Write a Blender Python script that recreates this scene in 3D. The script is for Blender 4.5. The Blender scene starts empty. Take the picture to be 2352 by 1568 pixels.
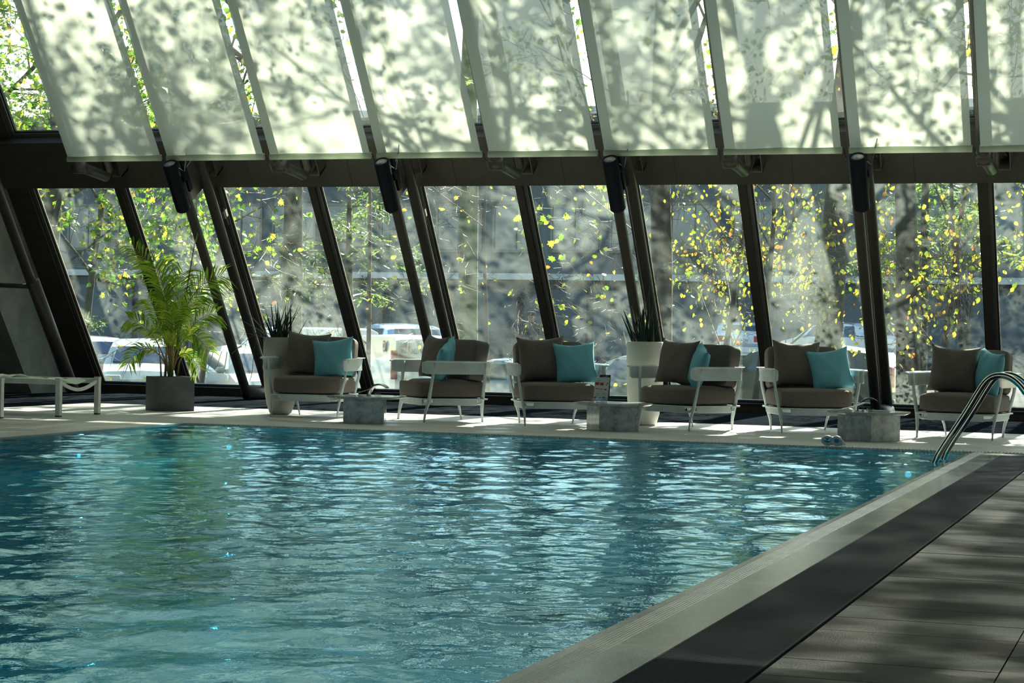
import bpy, math, random
import numpy as np
from mathutils import Vector, Matrix
random.seed(7)
rng = np.random.default_rng(7)
SC = bpy.context.scene
COL = SC.collection
R = math.radians
PI = math.pi

# ------------------------------------------------------------------ camera
FPX = 4581.0
yaw, pit, rol = R(18.75), R(-0.27), R(-1.09)
f = Vector((-math.sin(yaw) * math.cos(pit), math.cos(yaw) * math.cos(pit), math.sin(pit)))
r0 = Vector((math.cos(yaw), math.sin(yaw), 0)); d0 = f.cross(r0)
rr = r0 * math.cos(rol) + d0 * math.sin(rol); dd = -r0 * math.sin(rol) + d0 * math.cos(rol)
cam = bpy.data.cameras.new('camera'); cam.sensor_width = 36; cam.lens = FPX / 2352 * 36
cam.clip_start = 0.1; cam.clip_end = 600
co = bpy.data.objects.new('camera', cam); COL.objects.link(co)
m = Matrix.Identity(4)
for i, v in enumerate((rr, -dd, -f)):
    for j in range(3): m[j][i] = v[j]
m.translation = Vector((0, 0, 0.9)); co.matrix_world = m
SC.camera = co

# ------------------------------------------------------------------ sky, sun, exposure
W = bpy.data.worlds.new('sky'); SC.world = W; W.use_nodes = True
nt = W.node_tree; nt.nodes.clear()
out = nt.nodes.new('ShaderNodeOutputWorld'); bg = nt.nodes.new('ShaderNodeBackground')
sky = nt.nodes.new('ShaderNodeTexSky'); sky.sky_type = 'NISHITA'; sky.sun_disc = False
sky.sun_elevation = R(34.5); sky.sun_rotation = R(0); sky.air_density = 1.5; sky.dust_density = 0.8; sky.ozone_density = 2.5
bg.inputs['Strength'].default_value = 0.145
nt.links.new(sky.outputs[0], bg.inputs[0]); nt.links.new(bg.outputs[0], out.inputs[0])
sl = bpy.data.lights.new('sun', 'SUN'); sl.energy = 9.8; sl.angle = R(0.53); sl.color = (1.0, 0.92, 0.74)
so = bpy.data.objects.new('sun', sl); COL.objects.link(so)
so.rotation_euler = Vector((0.0, math.cos(R(34.5)), math.sin(R(34.5)))).to_track_quat('Z', 'Y').to_euler()
SC.view_settings.view_transform = 'Standard'; SC.view_settings.look = 'None'
SC.view_settings.gamma = 1; SC.view_settings.use_curve_mapping = False
SC.view_settings.exposure = 1.45
cy = SC.cycles
cy.use_denoising = True; cy.max_bounces = 9; cy.diffuse_bounces = 3; cy.glossy_bounces = 4
cy.transmission_bounces = 5; cy.transparent_max_bounces = 14
cy.caustics_reflective = False; cy.caustics_refractive = False; cy.sample_clamp_indirect = 4

# ------------------------------------------------------------------ helpers
class MB:
    def __init__(s): s.v = []; s.f = []
    def add(s, vs, fs):
        o = len(s.v); s.v += [tuple(p) for p in vs]; s.f += [tuple(i + o for i in q) for q in fs]; return s
    def box(s, x0, x1, y0, y1, z0, z1, fn=None):
        vs = [(x, y, z) for x in (x0, x1) for y in (y0, y1) for z in (z0, z1)]
        if fn: vs = [fn(*p) for p in vs]
        return s.add(vs, [(0, 1, 3, 2), (4, 6, 7, 5), (0, 4, 5, 1), (2, 3, 7, 6), (0, 2, 6, 4), (1, 5, 7, 3)])
    def prism(s, poly, z0, z1, fn=None, s1=1.0):
        n = len(poly)
        cx = sum(p[0] for p in poly) / n; cyy = sum(p[1] for p in poly) / n
        vs = [(p[0], p[1], z0) for p in poly] + [(cx + (p[0] - cx) * s1, cyy + (p[1] - cyy) * s1, z1) for p in poly]
        if fn: vs = [fn(*p) for p in vs]
        return s.add(vs, [tuple(range(n))[::-1], tuple(range(n, 2 * n))] + [(i, (i + 1) % n, n + (i + 1) % n, n + i) for i in range(n)])
    def tube(s, pts, rad, n=8, cap=True, flat=None):
        pts = [Vector(p) for p in pts]; k = len(pts)
        rads = rad if isinstance(rad, (list, tuple)) else [rad] * k
        vs = []; up = Vector((0.013, 0.021, 1)).normalized(); prev = None
        for i, p in enumerate(pts):
            t = (pts[min(i + 1, k - 1)] - pts[max(i - 1, 0)]).normalized()
            if prev is None:
                a = t.cross(up)
                if a.length < 1e-3: a = t.cross(Vector((1, 0, 0)))
            else: a = prev - t * prev.dot(t)
            a.normalize(); prev = a; b = t.cross(a)
            for j in range(n):
                w = 2 * PI * j / n
                vs.append(p + (a * math.cos(w) + b * math.sin(w) * (flat or 1)) * rads[i])
        fs = [(i * n + j, i * n + (j + 1) % n, (i + 1) * n + (j + 1) % n, (i + 1) * n + j) for i in range(k - 1) for j in range(n)]
        if cap: fs += [tuple(range(n))[::-1], tuple(range((k - 1) * n, k * n))]
        return s.add(vs, fs)
    def lathe(s, prof, n=24, fn=None, cap=True):
        vs = [(r * math.cos(2 * PI * j / n), r * math.sin(2 * PI * j / n), z) for r, z in prof for j in range(n)]
        if fn: vs = [fn(*p) for p in vs]
        k = len(prof)
        fs = [(i * n + j, i * n + (j + 1) % n, (i + 1) * n + (j + 1) % n, (i + 1) * n + j) for i in range(k - 1) for j in range(n)]
        if cap: fs += [tuple(range(n))[::-1], tuple(range((k - 1) * n, k * n))]
        return s.add(vs, fs)
    def quad(s, a, b, c, d): return s.add([a, b, c, d], [(0, 1, 2, 3)])
    def mesh(s, name):
        me = bpy.data.meshes.new(name); me.from_pydata(s.v, [], s.f); me.update(); return me

def obj(name, geo, mat=None, parent=None, smooth=False, bevel=0, loc=None, rz=None, **props):
    me = geo.mesh(name) if isinstance(geo, MB) else geo
    o = bpy.data.objects.new(name, me); COL.objects.link(o)
    if mat and not me.materials: me.materials.append(mat)
    if smooth: me.polygons.foreach_set('use_smooth', [True] * len(me.polygons))
    if bevel:
        b = o.modifiers.new('bevel', 'BEVEL'); b.width = bevel; b.segments = 2; b.limit_method = 'ANGLE'
    if parent: o.parent = parent
    if loc: o.location = loc
    if rz is not None: o.rotation_euler = (0, 0, rz)
    for k, v in props.items(): o[k] = v
    return o
def thing(name, label, cat, loc=(0, 0, 0), rz=0, group=None):
    o = bpy.data.objects.new(name, None); COL.objects.link(o); o.empty_display_size = 0.1
    o.location = loc; o.rotation_euler = (0, 0, rz); o['label'] = label; o['category'] = cat
    if group: o['group'] = group
    return o
def struct(name, geo, mat, label=None, **k):
    o = obj(name, geo, mat, kind='structure', **k)
    if label: o['label'] = label
    return o
def kids(o): return [c for c in bpy.data.objects if c.parent == o]
def copy_tree(o, label=None, loc=None, rz=None, parent=None, scale=None):
    c = o.copy(); COL.objects.link(c); c.parent = parent
    for ch in kids(o): copy_tree(ch, parent=c)
    if label: c['label'] = label
    if loc: c.location = loc
    if rz is not None: c.rotation_euler = (0, 0, rz)
    if scale: c.scale = scale
    return c

def bez(pts, n):
    out = []
    P = [Vector(p) for p in pts]
    for k in range(n + 1):
        u = k / n; q = P[:]
        while len(q) > 1: q = [q[i] * (1 - u) + q[i + 1] * u for i in range(len(q) - 1)]
        out.append(q[0])
    return out

# ------------------------------------------------------------------ materials
def newmat(name):
    mt = bpy.data.materials.new(name); mt.use_nodes = True; t = mt.node_tree
    b = t.nodes['Principled BSDF']; return mt, t, b
def noise(t, scale, detail=3, rough=0.5, coord='Object', sc=None, dist=0):
    tc = t.nodes.new('ShaderNodeTexCoord'); n = t.nodes.new('ShaderNodeTexNoise')
    n.inputs['Scale'].default_value = scale; n.inputs['Detail'].default_value = detail; n.inputs['Roughness'].default_value = rough
    n.inputs['Distortion'].default_value = dist
    if sc:
        mp = t.nodes.new('ShaderNodeMapping'); mp.inputs['Scale'].default_value = sc
        t.links.new(tc.outputs[coord], mp.inputs[0]); t.links.new(mp.outputs[0], n.inputs['Vector'])
    else: t.links.new(tc.outputs[coord], n.inputs['Vector'])
    return n
def ramp(t, src, stops):
    r = t.nodes.new('ShaderNodeValToRGB'); e = r.color_ramp.elements
    while len(e) < len(stops): e.new(0.5)
    for i, (p, c) in enumerate(stops):
        e[i].position = p; e[i].color = (*c, 1) if len(c) == 3 else c
    t.links.new(src, r.inputs[0]); return r
def bump(t, src, b, strength, dist=0.01):
    n = t.nodes.new('ShaderNodeBump'); n.inputs['Strength'].default_value = strength; n.inputs['Distance'].default_value = dist
    t.links.new(src, n.inputs['Height']); t.links.new(n.outputs[0], b.inputs['Normal']); return n
def simple(name, c, rough=0.5, metal=0, c2=None, ns=8, bmp=0, spec=None, coat=0, sc=None):
    mt, t, b = newmat(name)
    b.inputs['Base Color'].default_value = (*c, 1); b.inputs['Roughness'].default_value = rough; b.inputs['Metallic'].default_value = metal
    if spec is not None: b.inputs['Specular IOR Level'].default_value = spec
    if coat: b.inputs['Coat Weight'].default_value = coat
    n = noise(t, ns, 4, 0.6, sc=sc)
    c2 = c2 or tuple(x * 0.82 for x in c)
    r = ramp(t, n.outputs[0], [(0.35, c2), (0.65, c)]); t.links.new(r.outputs[0], b.inputs['Base Color'])
    if bmp: bump(t, n.outputs[0], b, bmp, 0.005)
    return mt

M = {}
M['frame'] = simple('frame_brown', (0.045, 0.040, 0.032), 0.5, 0.0, spec=0.3)
M['frame_lt'] = simple('frame_grey', (0.12, 0.125, 0.115), 0.35, 0.3)
M['gasket'] = simple('gasket', (0.006, 0.006, 0.008), 0.6)
M['alu'] = simple('gasket_rim', (0.45, 0.45, 0.45), 0.25, 0.8)
M['tube'] = simple('tube_brown', (0.075, 0.067, 0.055), 0.42, 0.0)
M['beam'] = simple('beam_cladding', (0.055, 0.052, 0.043), 0.5, spec=0.3)
M['lamp'] = simple('lamp_navy', (0.004, 0.008, 0.014), 0.6, spec=0.15)
M['lampin'] = simple('lamp_reflector', (0.85, 0.87, 0.85), 0.2)
M['steel'] = simple('ladder_steel', (0.62, 0.60, 0.55), 0.08, 1.0, c2=(0.55, 0.53, 0.48))
M['chairmetal'] = simple('chair_paint', (0.62, 0.71, 0.73), 0.35)
M['grey_fab'] = simple('taupe_fabric', (0.165, 0.14, 0.122), 0.9, ns=60, bmp=0.15)
M['teal_fab'] = simple('teal_fabric', (0.17, 0.46, 0.56), 0.9, c2=(0.15, 0.42, 0.52), ns=60, bmp=0.15)
M['white_pl'] = simple('lounger_white', (0.78, 0.80, 0.76), 0.4)
M['conc'] = simple('concrete', (0.27, 0.27, 0.24), 0.8, c2=(0.17, 0.175, 0.16), ns=2.5, bmp=0.2)
M['wall'] = simple('wall_paint', (0.16, 0.17, 0.17), 0.8)
M['roofm'] = simple('roof_paint', (0.20, 0.22, 0.22), 0.8)
M['boxp'] = simple('planter_slate', (0.075, 0.08, 0.09), 0.6, c2=(0.05, 0.055, 0.062), ns=6, bmp=0.2)
M['vase1'] = simple('vase_concrete', (0.42, 0.42, 0.38), 0.7, c2=(0.33, 0.34, 0.31), ns=3, bmp=0.15)
M['vase2'] = simple('vase_white', (0.74, 0.74, 0.66), 0.55, c2=(0.66, 0.67, 0.60), ns=3)
M['soil'] = simple('soil', (0.02, 0.015, 0.01), 0.95)
M['slate'] = simple('slate_strip', (0.013, 0.018, 0.022), 0.85, ns=20, c2=(0.012, 0.014, 0.019), spec=0.0)
M['black'] = simple('black_rubber', (0.01, 0.01, 0.012), 0.5)
M['paper'] = simple('paper', (0.80, 0.80, 0.78), 0.6)
M['bark'] = simple('bark', (0.10, 0.085, 0.065), 0.9, c2=(0.045, 0.04, 0.032), ns=9, bmp=0.6)
M['bark_moss'] = simple('bark_mossy', (0.17, 0.20, 0.12), 0.9, c2=(0.09, 0.11, 0.06), ns=7, bmp=0.6)
M['twig'] = simple('twig', (0.20, 0.17, 0.14), 0.6)
M['asphalt'] = simple('asphalt', (0.040, 0.046, 0.050), 0.95, c2=(0.028, 0.032, 0.036), ns=3, spec=0.1)
M['lawn'] = simple('lawn', (0.10, 0.30, 0.035), 0.9, c2=(0.05, 0.17, 0.02), ns=5)
M['tyre'] = simple('tyre', (0.012, 0.012, 0.013), 0.7)
M['red'] = simple('lamp_red', (0.45, 0.015, 0.02), 0.2)
M['redp'] = simple('print_red', (0.55, 0.06, 0.05), 0.6)
M['green_p'] = simple('print_green', (0.42, 0.50, 0.20), 0.6)
M['navy'] = simple('print_navy', (0.02, 0.04, 0.10), 0.6)
M['head'] = simple('headlight', (0.75, 0.80, 0.80), 0.1)
M['carglass'] = simple('car_glass', (0.02, 0.05, 0.09), 0.05, coat=1)

# deck stone
def stone(name, c1, c2, rough, bs=0.15, spec=0.2, con=0.12):
    mt, t, b = newmat(name)
    n = noise(t, 1.3, 5, 0.65, coord='Generated'); 
    tc = t.nodes.new('ShaderNodeNewGeometry'); n = t.nodes.new('ShaderNodeTexNoise'); n.inputs['Scale'].default_value = 1.6; n.inputs['Detail'].default_value = 6
    t.links.new(tc.outputs['Position'], n.inputs['Vector'])
    mpp = t.nodes.new('ShaderNodeMapping'); mpp.inputs['Scale'].default_value = (1, 1.7, 1); t.links.new(tc.outputs['Position'], mpp.inputs[0]); t.links.new(mpp.outputs[0], n.inputs['Vector'])
    r = ramp(t, n.outputs[0], [(0.5 - con, c1), (0.5 + con, c2)]); t.links.new(r.outputs[0], b.inputs['Base Color'])
    b.inputs['Specular IOR Level'].default_value = spec
    r2 = ramp(t, n.outputs[0], [(0.4, (rough * 0.5,) * 3), (0.6, (rough,) * 3)]); t.links.new(r2.outputs[0], b.inputs['Roughness'])
    n2 = t.nodes.new('ShaderNodeTexNoise'); n2.inputs['Scale'].default_value = 140; t.links.new(tc.outputs['Position'], n2.inputs['Vector'])
    bump(t, n2.outputs[0], b, bs, 0.004); return mt
M['deck'] = stone('deck_stone', (0.43, 0.43, 0.41), (0.56, 0.56, 0.53), 0.8)
M['deckwet'] = stone('deck_tile_damp', (0.008, 0.015, 0.026), (0.065, 0.072, 0.074), 0.75, 0.5, con=0.05)
M['coping'] = stone('coping_wet', (0.11, 0.13, 0.125), (0.27, 0.28, 0.23), 0.16, 0.25, 0.5)
M['grate'] = simple('grate_plastic', (0.020, 0.038, 0.072), 0.6, ns=3, c2=(0.013, 0.026, 0.05), spec=0.04)
M['grate_lt'] = simple('grate_pale', (0.62, 0.62, 0.58), 0.6)

# marble
mt, t, b = newmat('marble'); n = noise(t, 11, 8, 0.72, dist=0.7)
r = ramp(t, n.outputs[0], [(0.3, (0.14, 0.17, 0.20)), (0.45, (0.42, 0.47, 0.50)), (0.62, (0.66, 0.70, 0.71))])
t.links.new(r.outputs[0], b.inputs['Base Color']); b.inputs['Roughness'].default_value = 0.12; M['marble'] = mt

# pool mosaic
mt, t, b = newmat('pool_mosaic'); tc = t.nodes.new('ShaderNodeNewGeometry'); br = t.nodes.new('ShaderNodeTexBrick')
br.inputs['Scale'].default_value = 8; br.inputs['Color1'].default_value = (0.08, 0.48, 0.52, 1); br.inputs['Color2'].default_value = (0.05, 0.40, 0.46, 1)
br.inputs['Mortar'].default_value = (0.3, 0.6, 0.62, 1); br.offset = 0; br.inputs['Brick Width'].default_value = 0.25
t.links.new(tc.outputs['Position'], br.inputs['Vector']); t.links.new(br.outputs[0], b.inputs['Base Color']); M['mosaic'] = mt

# water: Fresnel reflection over a mix of clear and refracting tinted water
mt = bpy.data.materials.new('pool_water'); mt.use_nodes = True; t = mt.node_tree; t.nodes.clear()
o_ = t.nodes.new('ShaderNodeOutputMaterial'); gl = t.nodes.new('ShaderNodeBsdfGlossy'); gl.inputs['Roughness'].default_value = 0.0
gl.inputs['Color'].default_value = (0.62, 0.88, 1.0, 1)
tr = t.nodes.new('ShaderNodeBsdfTransparent'); tr.inputs[0].default_value = (0.14, 0.76, 0.95, 1)
df = t.nodes.new('ShaderNodeBsdfDiffuse'); df.inputs[0].default_value = (0.001, 0.26, 0.42, 1)
rf = t.nodes.new('ShaderNodeBsdfRefraction'); rf.inputs['IOR'].default_value = 1.33; rf.inputs['Color'].default_value = (0.08, 0.76, 0.95, 1); rf.inputs['Roughness'].default_value = 0.02
fr = t.nodes.new('ShaderNodeFresnel'); fr.inputs['IOR'].default_value = 1.33
m1 = t.nodes.new('ShaderNodeMixShader'); m1.inputs[0].default_value = 0.72
m2 = t.nodes.new('ShaderNodeMixShader'); m3 = t.nodes.new('ShaderNodeMixShader'); m3.inputs[0].default_value = 0.12
g = t.nodes.new('ShaderNodeNewGeometry'); n = t.nodes.new('ShaderNodeTexNoise'); n.inputs['Scale'].default_value = 30; n.inputs['Detail'].default_value = 3
bp = t.nodes.new('ShaderNodeBump'); bp.inputs['Strength'].default_value = 0.22; bp.inputs['Distance'].default_value = 0.006
t.links.new(g.outputs['Position'], n.inputs['Vector']); t.links.new(n.outputs[0], bp.inputs['Height'])
for q in (gl, rf, fr): t.links.new(bp.outputs[0], q.inputs['Normal'])
t.links.new(tr.outputs[0], m1.inputs[1]); t.links.new(rf.outputs[0], m1.inputs[2])
t.links.new(m1.outputs[0], m3.inputs[1]); t.links.new(df.outputs[0], m3.inputs[2])
t.links.new(fr.outputs[0], m2.inputs[0]); t.links.new(m3.outputs[0], m2.inputs[1]); t.links.new(gl.outputs[0], m2.inputs[2])
t.links.new(m2.outputs[0], o_.inputs[0]); M['water'] = mt

# dirty window glass
def glassmat(name, lo, hi, tint=(0.80, 0.90, 0.88)):
    mt = bpy.data.materials.new(name); mt.use_nodes = True; t = mt.node_tree; t.nodes.clear()
    o_ = t.nodes.new('ShaderNodeOutputMaterial'); tr = t.nodes.new('ShaderNodeBsdfTransparent'); tr.inputs[0].default_value = (*tint, 1)
    tl = t.nodes.new('ShaderNodeBsdfTranslucent'); tl.inputs[0].default_value = (0.72, 0.88, 0.82, 1)
    gl = t.nodes.new('ShaderNodeBsdfGlossy'); gl.inputs['Roughness'].default_value = 0.01
    g = t.nodes.new('ShaderNodeNewGeometry')
    n = t.nodes.new('ShaderNodeTexNoise'); n.inputs['Scale'].default_value = 0.9; n.inputs['Detail'].default_value = 4; n.inputs['Distortion'].default_value = 0.8
    n2 = t.nodes.new('ShaderNodeTexNoise'); n2.inputs['Scale'].default_value = 90; n2.inputs['Detail'].default_value = 2
    for q in (n, n2): t.links.new(g.outputs['Position'], q.inputs['Vector'])
    r = ramp(t, n.outputs[0], [(0.35, (lo,) * 3), (0.65, (hi,) * 3)]); r2 = ramp(t, n2.outputs[0], [(0.66, (0, 0, 0)), (0.74, (hi * 1.2,) * 3)])
    ad = t.nodes.new('ShaderNodeMath'); ad.operation = 'ADD'; t.links.new(r.outputs[0], ad.inputs[0]); t.links.new(r2.outputs[0], ad.inputs[1])
    ms = t.nodes.new('ShaderNodeMixShader'); t.links.new(ad.outputs[0], ms.inputs[0]); t.links.new(tr.outputs[0], ms.inputs[1]); t.links.new(tl.outputs[0], ms.inputs[2])
    fr = t.nodes.new('ShaderNodeFresnel'); fr.inputs['IOR'].default_value = 1.55
    mu = t.nodes.new('ShaderNodeMath'); mu.operation = 'MULTIPLY'; mu.inputs[1].default_value = 2.2; t.links.new(fr.outputs[0], mu.inputs[0])
    m2 = t.nodes.new('ShaderNodeMixShader'); t.links.new(mu.outputs[0], m2.inputs[0]); t.links.new(ms.outputs[0], m2.inputs[1]); t.links.new(gl.outputs[0], m2.inputs[2])
    t.links.new(m2.outputs[0], o_.inputs[0]); return mt
M['glass'] = glassmat('window_glass_dirty', 0.008, 0.072, (0.86, 0.93, 0.92))
M['glass_up'] = glassmat('window_glass', 0.01, 0.04, (0.9, 0.95, 0.94))
M['acrylic'] = glassmat('acrylic', 0.05, 0.1, (0.92, 0.95, 0.95))

def translucent(name, c, k=0.5, transp=0.0, rough=0.8, ramp_cols=None):
    mt = bpy.data.materials.new(name); mt.use_nodes = True; t = mt.node_tree; t.nodes.clear()
    o_ = t.nodes.new('ShaderNodeOutputMaterial'); df = t.nodes.new('ShaderNodeBsdfPrincipled'); tl = t.nodes.new('ShaderNodeBsdfTranslucent')
    df.inputs['Roughness'].default_value = rough
    df.inputs['Base Color'].default_value = (*c, 1); tl.inputs[0].default_value = (*c, 1)
    if ramp_cols:
        g = t.nodes.new('ShaderNodeNewGeometry'); r = ramp(t, g.outputs['Random Per Island'], ramp_cols); r.color_ramp.interpolation = 'LINEAR'
        t.links.new(r.outputs[0], df.inputs['Base Color']); t.links.new(r.outputs[0], tl.inputs[0])
    ms = t.nodes.new('ShaderNodeMixShader'); ms.inputs[0].default_value = k
    t.links.new(df.outputs[0], ms.inputs[1]); t.links.new(tl.outputs[0], ms.inputs[2]); last = ms
    if transp:
        tr = t.nodes.new('ShaderNodeBsdfTransparent'); m2 = t.nodes.new('ShaderNodeMixShader'); m2.inputs[0].default_value = transp
        t.links.new(ms.outputs[0], m2.inputs[1]); t.links.new(tr.outputs[0], m2.inputs[2]); last = m2
    t.links.new(last.outputs[0], o_.inputs[0]); return mt
M['shade'] = translucent('shade_fabric', (0.80, 0.89, 0.76), 0.27, 0.05)
M['leaf_g'] = translucent('leaf_green', (0.2, 0.4, 0.05), 0.55, rough=0.35, ramp_cols=[(0.0, (0.06, 0.18, 0.02)), (0.6, (0.20, 0.38, 0.03)), (0.9, (0.50, 0.58, 0.05)), (1.0, (0.70, 0.50, 0.05))])
M['leaf_y'] = translucent('leaf_autumn', (0.6, 0.5, 0.05), 0.55, rough=0.35, ramp_cols=[(0.0, (0.12, 0.22, 0.03)), (0.45, (0.42, 0.50, 0.04)), (0.82, (0.70, 0.55, 0.05)), (1.0, (0.58, 0.20, 0.04))])
M['leaf_c'] = translucent('needles', (0.2, 0.4, 0.05), 0.4, rough=0.5, ramp_cols=[(0.0, (0.07, 0.16, 0.03)), (1.0, (0.30, 0.42, 0.10))])
M['palm'] = translucent('palm_leaf', (0.3, 0.5, 0.05), 0.6, rough=0.3, ramp_cols=[(0.0, (0.10, 0.25, 0.02)), (0.6, (0.32, 0.50, 0.04)), (1.0, (0.55, 0.62, 0.08))])
M['spike'] = simple('spike_leaf', (0.012, 0.035, 0.018), 0.35, spec=0.4)
M['stem'] = simple('palm_stem', (0.30, 0.20, 0.09), 0.6, c2=(0.16, 0.18, 0.05), ns=12)

# ------------------------------------------------------------------ facade frame of reference
T = R(35.55); sT, cT = math.sin(T), math.cos(T); YB = 23.4
def fp(x, s, n): return (x, YB - s * sT - n * cT, s * cT - n * sT)
def S(z): return z / cT
def SS(z, n): return (z + n * sT) / cT      # slope coordinate of height z at offset n
X0, PITCH = -13.60, 1.2885
NB = 16; MX = [X0 + PITCH * i for i in range(NB + 1)]        # right edges of the mullions

# ------------------------------------------------------------------ ground outside, hall shell
ROOFZ = 9.0; ROOFY = YB - 0.7146 * ROOFZ
XR = MX[-1]; XL = -15.6
GZP = [(YB + 0.15, -0.95), (42.0, -0.95), (46.5, -0.45), (72.0, 0.0), (150.0, 0.0)]
def gz(y):
    for (a, za), (b_, zb) in zip(GZP, GZP[1:]):
        if y <= b_: return za + (zb - za) * (y - a) / (b_ - a)
    return 0.0
gmb = MB()
for (a, za), (b_, zb) in zip(GZP, GZP[1:]): gmb.add([(-130, a, za), (60, a, za), (60, b_, zb), (-130, b_, zb), (-130, a, -2), (60, a, -2), (60, b_, -2), (-130, b_, -2)], [(0, 1, 2, 3), (0, 3, 7, 4), (1, 5, 6, 2), (4, 7, 6, 5)])
struct('ground', gmb, M['asphalt'], 'grey asphalt car park outside the windows')
struct('lawn_ground', MB().box(-10.0, 12, 31, 44, -0.96, -0.55), M['lawn'], 'green grass beyond the right-hand windows')
PX0, PX1, PY0, PY1 = -8.80, -1.66, -1.0, 16.5
fl = thing('floor', 'pale stone pool deck', 'floor'); del fl['category']; fl['kind'] = 'structure'
obj('far_deck', MB().box(-11.85, XR, PY1 + 0.17, 20.0, -0.3, 0.0), M['deck'], fl)
obj('side_deck', MB().box(-11.85, PX0, -9, PY1 + 0.17, -0.3, 0.0), M['deck'], fl)
obj('near_deck', MB().box(PX0, -1.08, -9, PY0, -0.3, 0.0), M['deck'], fl)
obj('deck_base', MB().box(-1.08, XR, -9, PY1 + 0.17, -0.3, -0.012), M['black'], fl)
tg = MB().box(0.002, 0.598, 0.002, 0.298, -0.012, 0.0).mesh('tile'); tg.materials.append(M['deckwet'])
for iy in range(42):
    for ix in range(4 if iy < 26 else 2):
        o = obj('tile', tg, None, fl); o.location = (-1.07 + 0.6 * ix, 4.06 + 0.3 * iy, random.uniform(-0.0015, 0.0))
obj('deck_field', MB().box(1.33, XR, -9, PY1 + 0.17, -0.012, 0.0), M['deckwet'], fl)
obj('deck_field', MB().box(-1.08, 1.33, -9, 4.06, -0.012, 0.0), M['deckwet'], fl)
obj('deck_field', MB().box(0.13, 1.33, 11.86, PY1 + 0.17, -0.012, 0.0), M['deckwet'], fl)
struct('trim_1', MB().box(-11.85, XR, 20.0, YB + 0.1, -0.3, 0.001), M['slate'], 'dark slate strip of floor along the window wall')
struct('trim_2', MB().box(XL, -11.85, -9, YB + 0.1, -0.3, 0.001), M['slate'], 'dark slate strip of floor along the left wall')
# coping at the right edge, with shallow ridges beside the water
cop = struct('trim_3', MB().box(PX1 + 0.02, -1.39, PY0, PY1, -0.25, 0.0), M['coping'], 'wet stone coping between the water and the grating')
for k in range(7):
    obj('ridge', MB().tube([(PX1 + 0.03 + 0.012 * k, PY0, -0.001), (PX1 + 0.03 + 0.012 * k, PY1, -0.001)], 0.0032, 5), M['coping'], cop)
obj('edge_lip', MB().box(PX1 - 0.02, PX1 + 0.02, PY0, PY1, -0.25, -0.006), M['coping'], cop)
# basin
bs = struct('pool_basin', MB().box(PX0 - 0.1, PX1 + 0.02, PY0 - 0.1, PY1 + 0.1, -1.6, -1.5), M['mosaic'], 'blue mosaic floor and sides of the pool')
obj('basin_side', MB().box(PX0 - 0.1, PX0, PY0, PY1, -1.5, -0.02), M['mosaic'], bs); obj('basin_side', MB().box(PX1, PX1 + 0.02, PY0, PY1, -1.5, -0.02), M['mosaic'], bs)
obj('basin_side', MB().box(PX0, PX1, PY1, PY1 + 0.02, -1.5, -0.02), M['mosaic'], bs); obj('basin_side', MB().box(PX0, PX1, PY0 - 0.1, PY0, -1.5, -0.02), M['mosaic'], bs)
# overflow gratings
gr = thing('overflow_grate', 'dark ribbed drainage grating running beside the wet coping', 'grate', (0, 0, 0))
obj('channel', MB().box(-1.39, -1.08, PY0, PY1, -0.06, -0.03), M['black'], gr)
gm = MB()
y = 4.0
while y < PY1: gm.box(-1.385, -1.085, y, y + 0.013, -0.03, 0.0); y += 0.018
obj('slat', gm, M['grate'], gr, kind='stuff')
obj('rail', MB().box(-1.392, -1.383, PY0, PY1, -0.03, 0.001).box(-1.088, -1.079, PY0, PY1, -0.03, 0.001), M['grate'], gr)
gr = thing('overflow_grate', 'pale slotted grating along the far edge of the pool', 'grate', (0, 0, 0))
obj('channel', MB().box(PX0, -1.08, PY1 + 0.02, PY1 + 0.17, -0.06, -0.03), M['black'], gr)
gm = MB(); x = PX0
while x < -1.1: gm.box(x, x + 0.017, PY1 + 0.02, PY1 + 0.17, -0.03, 0.001); x += 0.029
obj('slat', gm, M['grate_lt'], gr, kind='stuff')
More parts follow.
